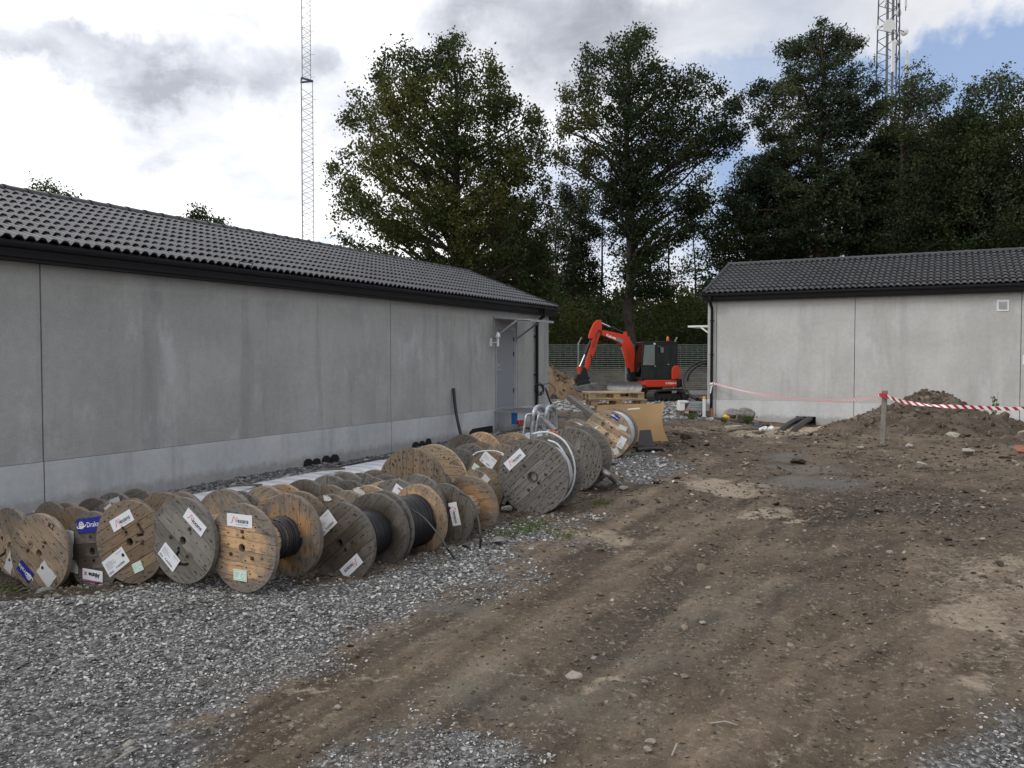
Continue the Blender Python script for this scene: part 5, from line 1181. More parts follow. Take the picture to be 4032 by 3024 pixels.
tag(MB().box(stp, (.14, .075, .09)).build('tape_knot', M['ink_red']), 'red tape wrapped round the top of the wooden stake', 'tape knot')
k_ = atY(2802, 1512, 26.75); tag(MB().tube([k_ + Vector((-.06, -.05, 0)), k_ + Vector((.05, -.06, .01)), k_ + Vector((-.02, -.06, -.08)), k_ + Vector((-.05, -.05, -.3))], [.05, .045, .03, .02], 7).build('tape_knot', M['tape']), 'loose end of barrier tape knotted round the right downpipe', 'tape knot')

# small pallet with zinc sheets, white marker post
pp = tag(empty('sheet_pallet', atz(2738, 1641, 0)), 'low pallet loaded with zinc profiles beside the corner of the pale building', 'pallet')
pp.location.y += .4
for x in (-.42, 0, .42): MB().bb((x - .07, -.3, 0), (x + .07, .3, .16)).build('block', M['pallet'], pp).color = (.1, .08, .06, .8)
MB().bb((-.5, -.32, .161), (.5, .32, .19)).build('deck', M['pallet'], pp).color = (.14, .12, .1, .8)
for k in range(5): MB().bb((-.30 + .03 * k, -.3, .193 + k * .055), (.48 - .01 * k, .3, .235 + k * .055)).build('zinc_profile', M['galv'], pp)
MB().bb((-.48, -.28, .193), (-.32, .2, .44)).bb((-.46, -.3, .45), (-.2, .2, .50)).build('white_box', M['white_plastic'], pp)
MB().bb((-.36, -.36, .193), (-.12, -.31, .22)).build('orange_strip', M['orange_plastic'], pp)
mp = tag(empty('marker_post', atz(2772, 1642, 0)), 'white plastic post with a yellow cap at the corner of the pale building', 'post')
MB().bb((-.045, -.03, -.1), (.045, .03, .58)).build('post', M['white_plastic'], mp, bev=.005); MB().bb((-.04, -.028, .581), (.04, .028, .66)).build('cap', M['yellow_plastic'], mp, bev=.01)

# mesh fence
def fence():
    Yf = 42.0; x0 = -16.0; sp = 2.42; n = 19; me = None
    root = tag(empty('mesh_fence', (x0, Yf, 0)), 'tall grey welded mesh fence closing off the yard behind the excavator', 'fence')
    m_ = MB(); W2 = sp - .06
    for i in range(24): m_.box((sp / 2, 0, .12 + i * .105), (W2, .028, .030))
    for i in range(9): m_.box((.06 + i * (W2 - .06) / 8, -.019, 1.31), (.008, .008, 2.46))
    me = m_.mesh('mesh_panel', M['fence_wire']); pm = MB().tube([(0, .03, 0), (0, .03, 2.62)], .032, 8).beam((0, .03, 2.60), (.17, .03, 2.93), .04, .05).mesh('post', M['galv'])
    cm = MB().bb((.01, -.06, -.05), (sp - .01, .06, .22)).mesh('kerb', M['wallin'])
    for i in range(n):
        link('mesh_panel', me, root, T(i * sp, 0, 0)); link('post', pm, root, T(i * sp, 0, 0)); link('kerb', cm, root, T(i * sp, 0, 0))
M['fence_wire'] = simple('fence_wire', (.21, .245, .235), .6, .2)
fence()
# black hose bowed against the fence
wire('black_hose', [atz(2760, 1575, .05), atY(2720, 1560, 34.4), atY(2696, 1535, 34.8), atY(2690, 1500, 35), atY(2700, 1468, 35.2), atY(2725, 1440, 35.4), atY(2760, 1424, 35.6), atY(2800, 1420, 36), atY(2830, 1428, 36.3)], .055, 'black_plastic', 'thick black hose bowed up between the excavator and the pale building', 'hose', 10, 'thick black hoses behind the excavator')
wire('black_hose', [atY(2706, 1500, 36), atY(2716, 1470, 36.1), atY(2740, 1445, 36.2), atY(2775, 1430, 36.4), atY(2820, 1428, 36.6)], .05, 'black_plastic', 'second black hose bowed just inside the first', 'hose', 10, 'thick black hoses behind the excavator')
wire('black_hose', [atz(2668, 1545, .3), atY(2695, 1545, 34.0), atY(2720, 1560, 33.4), atY(2745, 1572, 33.0)], .075, 'black_plastic', 'black hose lying behind the excavator track', 'hose', 10)
# ------------------------------------------------------------ orange-red mini excavator
PSI = R_(40); PSU = R_(12)                        # the undercarriage stands turned, the upper works nearly side-on
fwd0 = Vector((-math.cos(PSI), -math.sin(PSI), 0)); lef0 = Vector((math.sin(PSI), -math.cos(PSI), 0))
fwd = Vector((-math.cos(PSU), -math.sin(PSU), 0)); lef = Vector((math.sin(PSU), -math.cos(PSU), 0)); UM = RZ(PSI - PSU)
EO = atz(2200 + 1428 / 3.318, 1200 + 1268 / 3.318, 0) - lef0 * .78
EX = tag(empty('excavator', EO, math.pi + PSU), 'orange-red mini excavator with black cab and raised boom', 'excavator')
def E(zx, zy, v, fwd=fwd, lef=lef):
    """point (u, z) of the upright plane v = const of the machine seen at this place"""
    d = ray(2200 + zx / 3.318, 1200 + zy / 3.318); c0 = Vector((0, 0, EYE)); k = (v - (c0 - EO).dot(lef)) / d.dot(lef); p = c0 + d * k
    return ((p - EO).dot(fwd), p.z)
def EP(pts, v): return [E(x, y, v) for x, y in pts]
def epr(name, pts, v, v0, v1, mt, par=EX, bev=.012, smooth=False): return MB().prism(EP(pts, v), v0, v1).build(name, M[mt], par, smooth, bev=bev)
# undercarriage
def stad(l, r, n=12): 
    return [(l + r * math.cos(a), r + r * math.sin(a)) for a in np.linspace(-math.pi / 2, math.pi / 2, n)] + [(-l + r * math.cos(a), r + r * math.sin(a)) for a in np.linspace(math.pi / 2, 3 * math.pi / 2, n)]
for s in (1, -1):
    t_ = MB(); o1, o2 = stad(.93, .26), [(x, z + .045) for x, z in stad(.93, .215)]; n = len(o1); va, vb = s * .78 - .2, s * .78 + .2
    for i in range(n):
        j = (i + 1) % n; t_.raw([(o1[i][0], va, o1[i][1]), (o1[j][0], va, o1[j][1]), (o1[j][0], vb, o1[j][1]), (o1[i][0], vb, o1[i][1]), (o2[i][0], va, o2[i][1]), (o2[j][0], va, o2[j][1]), (o2[j][0], vb, o2[j][1]), (o2[i][0], vb, o2[i][1])],
              [(0, 1, 2, 3), (7, 6, 5, 4), (4, 5, 1, 0), (3, 2, 6, 7)])
    per = 2 * 1.86 + 2 * math.pi * .26
    for k in range(38):
        q = per * k / 38
        if q < 1.86: x, z, a = -.93 + q, 0, -math.pi / 2
        elif q < 1.86 + math.pi * .26: a = -math.pi / 2 + (q - 1.86) / .26; x, z = .93 + .26 * math.cos(a), .26 + .26 * math.sin(a)
        elif q < 3.72 + math.pi * .26: x, z, a = .93 - (q - 1.86 - math.pi * .26), .52, math.pi / 2
        else: a = math.pi / 2 + (q - 3.72 - math.pi * .26) / .26; x, z = -.93 + .26 * math.cos(a), .26 + .26 * math.sin(a)
        t_.box((0, 0, 0), (.026, .4, .045), T(x, s * .78, z) @ RY(-a))
    to = t_.build('track', M['track'], EX, m=UM)
    MB().bb((-.8, s * .78 - .10, .09), (.8, s * .78 + .10, .36)).build('track_frame', M['mach_grey'] if 0 else M['track'], to)
    for x, rr in ((-.93, .19), (.93, .18), (-.55, .09), (-.2, .09), (.15, .09), (.5, .09)): MB().disc((x, s * .78, .26 if abs(x) > .9 else .13), rr, (0, 1, 0), .3, 18).build('wheel', M['mach_black'], to, 50)
MB().bb((-.5, -.58, .2), (.5, .58, .48)).tube([(0, 0, .45), (0, 0, .62)], .38, 20).build('undercarriage', M['mach_black'], EX, m=UM)
bl = MB(); prof = [(.06 * math.sin(a) + 0, .38 * (a / 3.14)) for a in np.linspace(0, 3.14, 8)]
bu = E(840, 1120, 0, fwd0, lef0)[0]; bz = max(.05, E(840, 1125, 0, fwd0, lef0)[1])
pl_ = [(bu - .08 * math.sin(a), bz + .40 * (a / 3.14)) for a in np.linspace(0, 3.14, 8)] + [(bu - .08 * math.sin(a) - .03, bz + .40 * (a / 3.14)) for a in np.linspace(3.14, 0, 8)]
for i in range(7): bl.prism([pl_[i], pl_[i + 1], pl_[14 - i], pl_[15 - i]], -.97, .97)
bo = bl.build('dozer_blade', M['mach_grey'], EX, 50, UM)
for v in (.3, -.3): MB().beam((.5, v, .3), (bu - .14, v, bz + .15), .1, .12).build('blade_arm', M['mach_black'], bo)
# house
ub, uf = E(1545, 1020, .9)[0], E(1122, 1020, .9)[0]; z0, z1 = E(1400, 1078, .9)[1], E(1400, 978, .9)[1]
hs = MB().prism([(ub, z0), (uf - .1, z0), (uf, z0 + .1), (uf, z1), (ub, z1)], -.9, .9).build('body_skirt', M['red'], EX, bev=.04)
link('print', text_mesh('KX060-4', .13, M['ink_white'], .004, shear=.3), hs, T((ub * .8 + uf * .2), .906, z0 + .17) @ RZ(math.pi))
uc = E(1620, 1020, .6)[0]; MB().prism([(uc, z0 + .02), (ub - .003, z0 - .02), (ub - .003, z1 + .05), (uc + .08, z1 + .05)], -.85, .85).build('counterweight', M['mach_black'], EX, bev=.08)
epr('engine_cover', [(1480, 978), (1480, 850), (1492, 815), (1520, 795), (1560, 795), (1580, 820), (1588, 880), (1585, 945), (1540, 968), (1525, 978)], .96, .60, .96, 'red', bev=.03)
# cab
cb, cf = E(1556, 700, .9)[0], E(1088, 700, .9)[0]; ct = E(1400, 500, .9)[1]; cbt = z1 + .004; cv0, cv1 = -.10, .90
cab = link('cab', None, EX); w_ = .06; pa, pb_, pc_, pd = E(1258, 700, .9)[0], E(1292, 700, .9)[0], E(1443, 700, .9)[0], E(1478, 700, .9)[0]; zs_ = E(1300, 795, .9)[1]
fr = MB()
for v in (cv0, cv1 - w_):
    fr.prism([(cb, cbt), (cb + .05, cbt), (cb + .06, ct), (cb + .02, ct)], v, v + w_); fr.prism([(cf - .06, cbt), (cf, cbt), (cf + .02, cbt + .6), (cf - .05, ct), (cf - .12, ct), (cf - .04, cbt + .6)], v, v + w_)
    fr.bb((cb + .05, v, cbt), (cf - .06, v + w_, cbt + .10)); fr.bb((cb + .06, v, ct - .08), (cf - .12, v + w_, ct)); fr.bb((pb_, v, cbt + .1), (pa, v + w_, ct - .08)); fr.bb((pd, v, cbt + .1), (pc_, v + w_, ct - .08))
    fr.bb((cb + .05, v, cbt + .1), (pd, v + w_, cbt + .62))
fr.bb((cb, cv0 + w_, cbt), (cb + .05, cv1 - w_, cbt + .62)).bb((cf - .04, cv0 + w_, cbt), (cf, cv1 - w_, cbt + .1)).bb((cf - .12, cv0 + w_, ct - .1), (cf - .05, cv1 - w_, ct))
fr.build('cab_frame', M['mach_black'], cab, bev=.01)
MB().prism([(cb - .02, ct + .001), (cf - .02, ct + .001), (cf - .06, ct + .05), (cb + .4, ct + .09), (cb + .0, ct + .05)], cv0 - .01, cv1 + .01).build('cab_roof', M['mach_black'], cab, bev=.03)
def pane(x0, x1, za, zb, nm='window_pane', mt='glass', tp=0.0): MB().prism([(x0, za), (x1, za), (x1 - tp, zb), (x0, zb)], cv1 - .03, cv1 - .022).build(nm, M[mt], cab)
pane(pa, cf - .05, zs_ + .02, ct - .08, mt='glass_sky', tp=.06); pane(pa, cf - .05, cbt + .1, zs_ - .02); pane(pc_, pb_, zs_ + .0, ct - .08); pane(pc_, pb_, cbt + .1, zs_ - .02); pane(cb + .05, pd, cbt + .62, ct - .08)
MB().bb((pc_, cv1 - .034, zs_ - .02), (cf - .06, cv1 - .004, zs_ + .02)).build('door_rail', M['mach_black'], cab)
MB().raw([(cf - .015, cv0 + w_, cbt + .1), (cf - .015, cv1 - w_, cbt + .1), (cf - .0, cv1 - w_, cbt + .6), (cf - .0, cv0 + w_, cbt + .6), (cf - .09, cv1 - w_, ct - .1), (cf - .09, cv0 + w_, ct - .1)], [(0, 1, 2, 3), (3, 2, 4, 5)]).build('windscreen', M['glass'], cab)
MB().bb((cb + .05, cv0 + .061, cbt + .62), (cb + .058, cv1 - .061, ct - .05)).build('rear_window', M['glass'], cab)
MB().bb((cb + .06, cv0 + .061, cbt), (cb + .065, cv1 - .07, cbt + .66)).bb((cb + .07, cv0 + .061, cbt), (cf - .1, cv1 - .07, cbt + .03)).bb((cb + .08, cv0 + .061, cbt + .03), (cf - .1, cv0 + .07, cbt + .75)).bb((cf - .35, .2, cbt + .03), (cf - .15, .6, cbt + .7)).build('interior_panel', M['mach_black'], cab)
MB().bb((cb + .35, .15, cbt + .25), (cb + .85, .62, cbt + .40)).prism([(cb + .33, cbt + .38), (cb + .48, cbt + .38), (cb + .40, cbt + 1.05), (cb + .28, cbt + 1.05)], .17, .60).prism([(cb + .29, cbt + 1.08), (cb + .39, cbt + 1.08), (cb + .36, cbt + 1.28), (cb + .28, cbt + 1.28)], .27, .5).build('seat', M['track'], cab, bev=.03)
um = pb_ - .03; cf0 = cf; cf1 = cf - .06
for (x, y, v) in ((1262, 512, .93), (1048, 522, -.05)):
    q = E(x, y, v); MB().box((q[0] + .05, v, q[1]), (.09, .11, .09)).build('work_light', M['steel_rod'], cab, bev=.015)
q = E(1033, 600, -.2); MB().box((q[0], -.22, q[1]), (.03, .14, .26)).tube([(q[0], -.2, q[1] + .1), (cf1 - .02, -.1, q[1] + .22)], .012, 6).build('mirror', M['mach_black'], cab, bev=.01)
q = E(1350, 592, .95); MB().box((q[0], .96, q[1]), (.14, .03, .22)).tube([(q[0], .95, q[1] + .1), (um + .03, .9, ct - .1)], .012, 6).build('mirror', M['mach_grey'], cab, bev=.01)
q = E(1424, 452, .5); bc = MB().tube([(q[0], .5, ct + .06), (q[0], .5, q[1] - .06)], .022, 8).build('beacon', M['mach_black'], EX)
MB().tube([(q[0], .5, q[1] - .06), (q[0], .5, q[1] + .02), (q[0], .5, q[1] + .09), (q[0], .5, q[1] + .13)], [.062, .062, .05, .02], 12).build('beacon_lens', M['orange_plastic'], bc, 50)
for (x, y) in ((1258, 802), (1430, 778)):
    q = E(x, y, .92); MB().box((q[0], .925, q[1]), (.07, .03, .03)).build('door_catch', M['steel_rod'], cab)
# boom, arm, bucket
vb = -.16
epr('swing_bracket', [(1060, 1000), (930, 1005), (900, 960), (905, 900), (960, 870), (1050, 860), (1075, 930)], vb, vb - .17, vb + .17, 'mach_black', bev=.02)
boom = epr('boom', [(962, 905), (1040, 885), (1028, 790), (1000, 660), (975, 590), (948, 500), (905, 425), (870, 395), (760, 372), (600, 338), (560, 335), (545, 360), (556, 398), (600, 412), (700, 455), (780, 492), (830, 540), (860, 600), (890, 700), (925, 800)], vb, vb - .12, vb + .12, 'red', bev=.015)
epr('boom_lug', [(832, 395), (848, 352), (882, 352), (895, 405)], vb, vb - .07, vb + .07, 'red', boom, .005)
q = E(690, 418, vb + .12); link('print', text_mesh('Kubota', .155, M['ink_white'], .006), boom, T(q[0] + .02, vb + .1235, q[1]) @ RZ(math.pi) @ RY(R_(19)))
q = E(795, 462, vb + .12); MB().bb((-.17, 0, -.07), (.17, .002, .07)).build('decal', M['ink_grey'], boom, m=T(q[0], vb + .1215, q[1]) @ RZ(math.pi) @ RY(R_(24)))
q = E(998, 812, vb + .12); MB().bb((-.04, 0, -.06), (.04, .002, .06)).build('decal', M['yellow_plastic'], boom, m=T(q[0], vb + .1215, q[1]))
arm = epr('arm', [(500, 200), (545, 200), (555, 225), (556, 300), (548, 345), (520, 430), (470, 600), (430, 700), (400, 790), (372, 850), (338, 845), (355, 740), (395, 600), (420, 480), (440, 440), (390, 440), (392, 400), (420, 320), (455, 245)], vb, vb - .09, vb + .09, 'red', bev=.012)
def ecyl(name, p0, p1, r0, r1, split, par, v=vb):
    a, b = E(*p0, v), E(*p1, v); a3, b3 = Vector((a[0], v, a[1])), Vector((b[0], v, b[1])); mid = a3.lerp(b3, split)
    o = MB().tube([a3, mid], r0, 12).build(name, M['mach_black'], par, 50); MB().tube([mid, b3], r1, 10).build('piston_rod', M['steel_rod'], o, 50); return o
ecyl('arm_cylinder', (862, 378), (552, 235), .058, .032, .62, boom)
ecyl('bucket_cylinder', (432, 440), (272, 812), .058, .032, .58, arm, vb + .0)
lift = epr('boom_cylinder_guard', [(800, 545), (850, 555), (905, 820), (868, 828)], vb, vb + .14, vb + .25, 'red', boom, .01)
ecyl('boom_cylinder', (958, 985), (815, 560), .062, .035, .45, boom, vb + .185)
hz = MB()
for k, off in enumerate((0, 10)):
    pts = [(560, 350), (520, 330 + off), (490, 370 + off), (485, 440), (460, 500), (448, 560)]; hz.tube(bez([(E(x, y, vb + .12)[0], vb + .13 + .02 * k, E(x, y, vb + .12)[1]) for x, y in pts], 4), .017, 6)
pts = [(425, 650), (425, 760), (410, 820), (380, 855), (350, 862)]; hz.tube(bez([(E(x, y, vb + .1)[0], vb + .11, E(x, y, vb + .1)[1]) for x, y in pts], 4), .022, 6)
pts = [(880, 405), (930, 460), (962, 540), (975, 600), (1010, 730), (1040, 850)]; hz.tube(bez([(E(x, y, vb)[0], vb - .03, E(x, y, vb)[1] + .03) for x, y in pts], 4), .03, 6)
hz.build('hose', M['black_plastic'], boom, 60)
epr('link', [(240, 815), (285, 800), (300, 905), (265, 915), (250, 860)], vb, vb - .1, vb + .1, 'red', arm, .01)
epr('tilt_rotator', [(310, 800), (350, 830), (372, 920), (395, 960), (370, 1000), (300, 1050), (230, 1040), (205, 975), (225, 910), (262, 905), (290, 850)], vb, vb - .16, vb + .16, 'mach_black', arm, .03)
bk = epr('bucket', [(225, 1065), (270, 1050), (380, 1030), (475, 1022), (480, 1060), (600, 1092), (520, 1130), (430, 1150), (300, 1150), (245, 1120)], vb, vb - .45, vb + .45, 'mach_grey', arm, .02)
epr('quick_coupler', [(215, 1040), (250, 1000), (350, 985), (400, 1000), (395, 1040), (280, 1075)], vb, vb - .2, vb + .2, 'mach_black', arm, .02)
# ------------------------------------------------------------ trees, masts, weeds
def leaf_mesh(name, C, s, mat, seed, asp=.62, up=.0, tintj=.25, tint0=None):
    """C n x 3 centres; folded leaf-sized faces"""
    rs = np.random.RandomState(seed); n = len(C); a = rs.normal(size=(n, 3)); a[:, 2] *= (1 - up); a /= np.linalg.norm(a, axis=1)[:, None]
    b = rs.normal(size=(n, 3)); b -= (b * a).sum(1)[:, None] * a; b /= np.linalg.norm(b, axis=1)[:, None]; c = np.cross(a, b)
    s = (s * rs.uniform(.6, 1.35, n))[:, None]
    V = np.stack([C - a * s, C + b * s * asp + c * s * .18, C + a * s, C - b * s * asp + c * s * .18], 1).reshape(-1, 3)
    t = rs.uniform(0, 1, n) * tintj + (1 - tintj) * (tint0 if tint0 is not None else rs.uniform(0, 1, n))
    return np_mesh(name, V, np.arange(4 * n).reshape(n, 4), mat, {'tint': np.repeat(np.clip(t, 0, 1), 4)})
def clusters(poly, n, Y, depth, seed, gap=.42, gsc=.9, pw=.5, sc=.5):
    """cluster centres filling a crown; the outline is given as seen, the depth follows the width"""
    rs = np.random.RandomState(seed); P = np.array(poly, float); mn, mx = P.min(0), P.max(0); q = rs.uniform(mn, mx, (n * 6, 2))
    q = q[inside(q[:, 0], q[:, 1], poly)]
    d = np.full(len(q), 1e9)
    for i in range(len(P)):
        a, b = P[i], P[(i + 1) % len(P)]; ab = b - a; u = np.clip(((q - a) @ ab) / (ab @ ab + 1e-9), 0, 1); d = np.minimum(d, np.linalg.norm(q - a - u[:, None] * ab, axis=1))
    dm = np.percentile(d, 97); dn = np.clip(d / dm, 0, 1)
    x = (q[:, 0] - 1106) / 1789 * Y; z = EYE - (q[:, 1] - 770.8) / 1789 * Y
    nz = fbm(x * gsc + seed, z * gsc, 1, 3, seed); keep = nz > gap - .055 * (dn > .5) + .045 * (dn < .16)
    yy = rs.choice([-1, 1], len(q)) * np.abs(rs.uniform(0, 1, len(q))) ** .6 * depth * np.sqrt(1 - (1 - dn) ** 2) + rs.normal(0, .25, len(q))
    nz3 = fbm(x * gsc * 1.3 + yy * .7 + seed * 3, z * gsc * 1.3 - yy * .5, 1, 3, seed + 9); keep &= nz3 > gap - .04
    C = np.stack([x, Y + yy, z], 1)[keep][:n]
    return C
def blow(C, m_, r, seed, flat=.7):
    rs = np.random.RandomState(seed + 100); n = len(C) * m_; d = rs.normal(size=(n, 3)) * [r, r, r * flat]; return np.repeat(C, m_, 0) + d, np.repeat(fbm(C[:, 0] * .5, C[:, 2] * .5 + C[:, 1] * .3, 1, 3, seed), m_)
def limb(mb, a, b, r0, r1, seed, bend=.35, n=6, seg=7):
    r = random.Random(seed); a, b = Vector(a), Vector(b); L = (b - a).length; pts = []; rs = []
    o = Vector((r.uniform(-1, 1), r.uniform(-1, 1), r.uniform(-.3, 1))) * L * bend * .3
    for i in range(seg + 1):
        t_ = i / seg; pts.append(a.lerp(b, t_) + o * math.sin(math.pi * t_) + Vector((r.uniform(-1, 1), r.uniform(-1, 1), 0)) * L * .012 * (0 < i < seg)); rs.append(r0 + (r1 - r0) * t_)
    mb.tube(pts, rs, n); return pts
def tree(name, lab, cat_, poly, base_px, Y, trunk_r, top, mat, bark, ncl, per, leaf, depth, seed, gap=.42, gsc=.9, branches=40, bx=None, flat=.7, spread=.45, group=None, asp=.62, ztrunk0=.3, conifer=False, base_z=0.0):
    bx_ = (base_px - 1106) / 1789 * Y; root = tag(empty(name, (bx_, Y, base_z - .3)), lab, cat_, group)
    C = clusters(poly, ncl, Y, depth, seed, gap, gsc); P, tint = blow(C, per, spread, seed, flat); loc = np.array([bx_, Y, base_z - .3])
    me = leaf_mesh('crown', P - loc, leaf, M[mat], seed, asp, tint0=np.clip((tint - .5) * 2.4 + .5, 0, 1)); co = link('crown', me, root); tag(co, kind='stuff')
    tb = MB(); zt = EYE - (top[1] - 770.8) / 1789 * Y - base_z + .3; tx = (top[0] - base_px) / 1789 * Y; r = random.Random(seed)
    tp = []; n = 12
    for i in range(n + 1): u = i / n; tp.append(Vector((tx * u + r.uniform(-.12, .12) * (0 < i), r.uniform(-.12, .12) * (0 < i), zt * u)))
    tb.tube(tp, [trunk_r * (1.25 if i == 0 else 1) * (1 - .9 * (i / n) ** 1.1) + .015 for i in range(n + 1)], 10); tb.build('trunk', M[bark], root, 60)
    lb = MB(); idx = [r.randrange(len(C)) for _ in range(branches)]
    for k, i in enumerate(idx):
        c = Vector(C[i] - loc); hgt = c.z - (Vector((c.x, c.y, 0)) - Vector((tx * .5, 0, 0))).length * (r.uniform(.35, 1.0) if not conifer else .12); hgt = min(max(hgt, zt * ztrunk0), zt * .93); u = hgt / zt
        a = tp[min(int(u * n), n - 1)].lerp(tp[min(int(u * n) + 1, n)], u * n - int(u * n)); R0 = trunk_r * (1 - .9 * u) * .5
        pts = limb(lb, a, c, max(R0, .04), .018, seed * 7 + k)
        for _ in range(2):
            j = min(range(0, len(C), 7), key=lambda q: (C[q][0] - loc[0] - pts[4].x) ** 2 + (C[q][1] - loc[1] - pts[4].y) ** 2 + (C[q][2] - loc[2] - pts[4].z) ** 2 + r.uniform(0, 6)); limb(lb, pts[4], Vector(C[j] - loc), .035, .012, seed + k, seg=4, n=5)
    lb.build('limbs', M[bark], root, 60); return root
OAK1 = [(790, 560), (745, 540), (728, 505), (722, 470), (738, 432), (715, 402), (722, 352), (748, 320), (742, 290), (745, 258), (768, 250), (770, 212), (790, 205), (800, 178), (826, 165), (832, 128), (868, 128), (898, 108), (915, 135), (950, 118), (966, 100), (985, 84), (1000, 110), (1020, 118), (1034, 104), (1040, 130), (1062, 124),
        (1066, 155), (1092, 175), (1100, 205), (1112, 228), (1128, 215), (1146, 240), (1166, 236), (1160, 262), (1180, 285), (1172, 320), (1186, 345), (1178, 392), (1192, 450), (1176, 500), (1188, 560), (1190, 640), (1000, 640), (900, 600), (850, 560)]
OAK2 = [(1202, 205), (1216, 192), (1228, 215), (1246, 205), (1248, 160), (1262, 108), (1276, 108), (1284, 135), (1304, 135), (1322, 85), (1336, 98), (1352, 80), (1380, 76), (1392, 80), (1402, 98), (1424, 108), (1428, 138), (1444, 150), (1466, 138), (1476, 165), (1490, 152), (1504, 178), (1530, 190), (1548, 196), (1556, 225), (1572, 232), (1594, 208),
        (1598, 240), (1590, 262), (1604, 290), (1600, 310), (1575, 320), (1562, 345), (1545, 350), (1528, 395), (1540, 420), (1520, 450), (1500, 500), (1480, 540), (1480, 600), (1440, 640), (1335, 640), (1322, 560), (1310, 520), (1295, 470), (1262, 450), (1250, 410), (1235, 385), (1212, 372), (1195, 345), (1205, 310), (1196, 285), (1212, 255)]
PINE = [(1618, 195), (1634, 188), (1650, 205), (1668, 196), (1660, 180), (1672, 160), (1688, 178), (1700, 180), (1700, 160), (1678, 118), (1682, 100), (1704, 112), (1712, 92), (1726, 108), (1732, 66), (1744, 84), (1766, 48), (1776, 74), (1794, 64), (1800, 96), (1814, 84), (1824, 110), (1850, 76), (1856, 90), (1834, 128), (1830, 150), (1850, 148), (1868, 130),
        (1888, 152), (1884, 188), (1892, 230), (1890, 290), (1900, 360), (1896, 460), (1890, 560), (1640, 560), (1610, 520), (1590, 470), (1580, 430), (1600, 400), (1612, 380), (1650, 345), (1650, 300), (1632, 275), (1616, 262), (1618, 235)]
tree('oak_tree', 'broad oak with yellowing leaves standing behind the long grey building', 'tree', OAK1, 985, 41, .42, (985, 150), 'leaf_oak', 'bark', 5200, 15, .078, 4.2, 3, .462, 2.0, 120, spread=.21)
tree('oak_tree', 'open-crowned dark oak rising behind the excavator', 'tree', OAK2, 1362, 49, .36, (1352, 110), 'leaf_oak_dark', 'bark', 4000, 15, .086, 3.8, 5, .466, 1.9, 130, spread=.23, ztrunk0=.38)
tree('pine_tree', 'tall ragged pine behind the left end of the pale building', 'tree', PINE, 1765, 50, .30, (1765, 70), 'leaf_pine', 'bark_pine', 4000, 20, .112, 2.8, 7, .46, 1.8, 110, spread=.22, flat=.6, asp=.34, ztrunk0=.3, conifer=True)
tree('birch_tree', 'thin birch with drooping twigs in front of the telecom tower', 'tree', [(1880, 560), (1890, 300), (1905, 230), (1930, 190), (1960, 175), (1945, 160), (1965, 148), (1985, 165), (2005, 190), (2035, 178), (2035, 205), (2015, 230), (2036, 240), (2030, 270), (2010, 280), (2050, 330), (2060, 560)], 1925, 47, .16, (1945, 190), 'leaf_birch', 'bark', 2100, 14, .065, 2.2, 11, .47, 1.9, 110, spread=.22)
tree('birch_tree', 'dense wind-blown birch at the right edge of the photo', 'tree', [(2030, 560), (2036, 330), (2068, 280), (2075, 230), (2095, 190), (2110, 165), (2125, 172), (2148, 150), (2156, 165), (2160, 190), (2172, 205), (2190, 190), (2212, 180), (2260, 130), (2310, 190), (2340, 320), (2350, 560)], 2150, 46, .22, (2150, 165), 'leaf_birch', 'bark', 4200, 18, .075, 3.8, 12, .40, 1.4, 90, spread=.26)
tree('spruce_tree', 'dark spruce between the pine and the thin birch', 'tree', [(1840, 560), (1850, 420), (1870, 330), (1900, 300), (1935, 290), (1970, 340), (2010, 400), (2030, 560)], 1925, 52, .2, (1925, 300), 'leaf_pine', 'bark_pine', 1600, 24, .16, 3.2, 13, .3, 1.0, 30, spread=.4, asp=.3, conifer=True)
tree('spruce_tree', 'very dark spruce filling the gap before the dense birch', 'tree', [(1960, 560), (1975, 400), (2000, 300), (2035, 262), (2070, 280), (2100, 360), (2180, 420), (2240, 560)], 2050, 51, .2, (2045, 275), 'leaf_dark', 'bark_pine', 2100, 26, .16, 3.6, 14, .25, 1.0, 30, spread=.42, asp=.4, conifer=True)
tree('young_oak', 'young broadleaf tree between the dark oak and the pine', 'tree', [(1520, 640), (1530, 520), (1500, 490), (1520, 440), (1560, 430), (1575, 390), (1600, 350), (1640, 340), (1680, 360), (1700, 420), (1720, 560), (1700, 640)], 1612, 53, .15, (1610, 370), 'leaf_oak_dark', 'bark', 1900, 15, .085, 3.0, 15, .475, 1.6, 80, spread=.25)
tree('pine_tree', 'slim pine between the two oaks', 'tree', [(1190, 640), (1190, 520), (1185, 480), (1205, 450), (1195, 400), (1220, 400), (1240, 430), (1262, 420), (1275, 470), (1300, 500), (1290, 560), (1300, 640)], 1234, 54, .17, (1232, 410), 'leaf_pine', 'bark_pine', 1000, 15, .11, 2.0, 16, .51, 1.7, 60, spread=.25, asp=.34, conifer=True)
tree('rowan_tree', 'reddish-leaved small tree low behind the oak crown', 'tree', [(1010, 640), (1020, 560), (1040, 500), (1080, 440), (1130, 430), (1170, 470), (1185, 560), (1195, 700), (1150, 700)], 1110, 47, .14, (1110, 460), 'leaf_oak_dark', 'bark', 1700, 15, .08, 2.2, 18, .44, 1.6, 60, spread=.24)
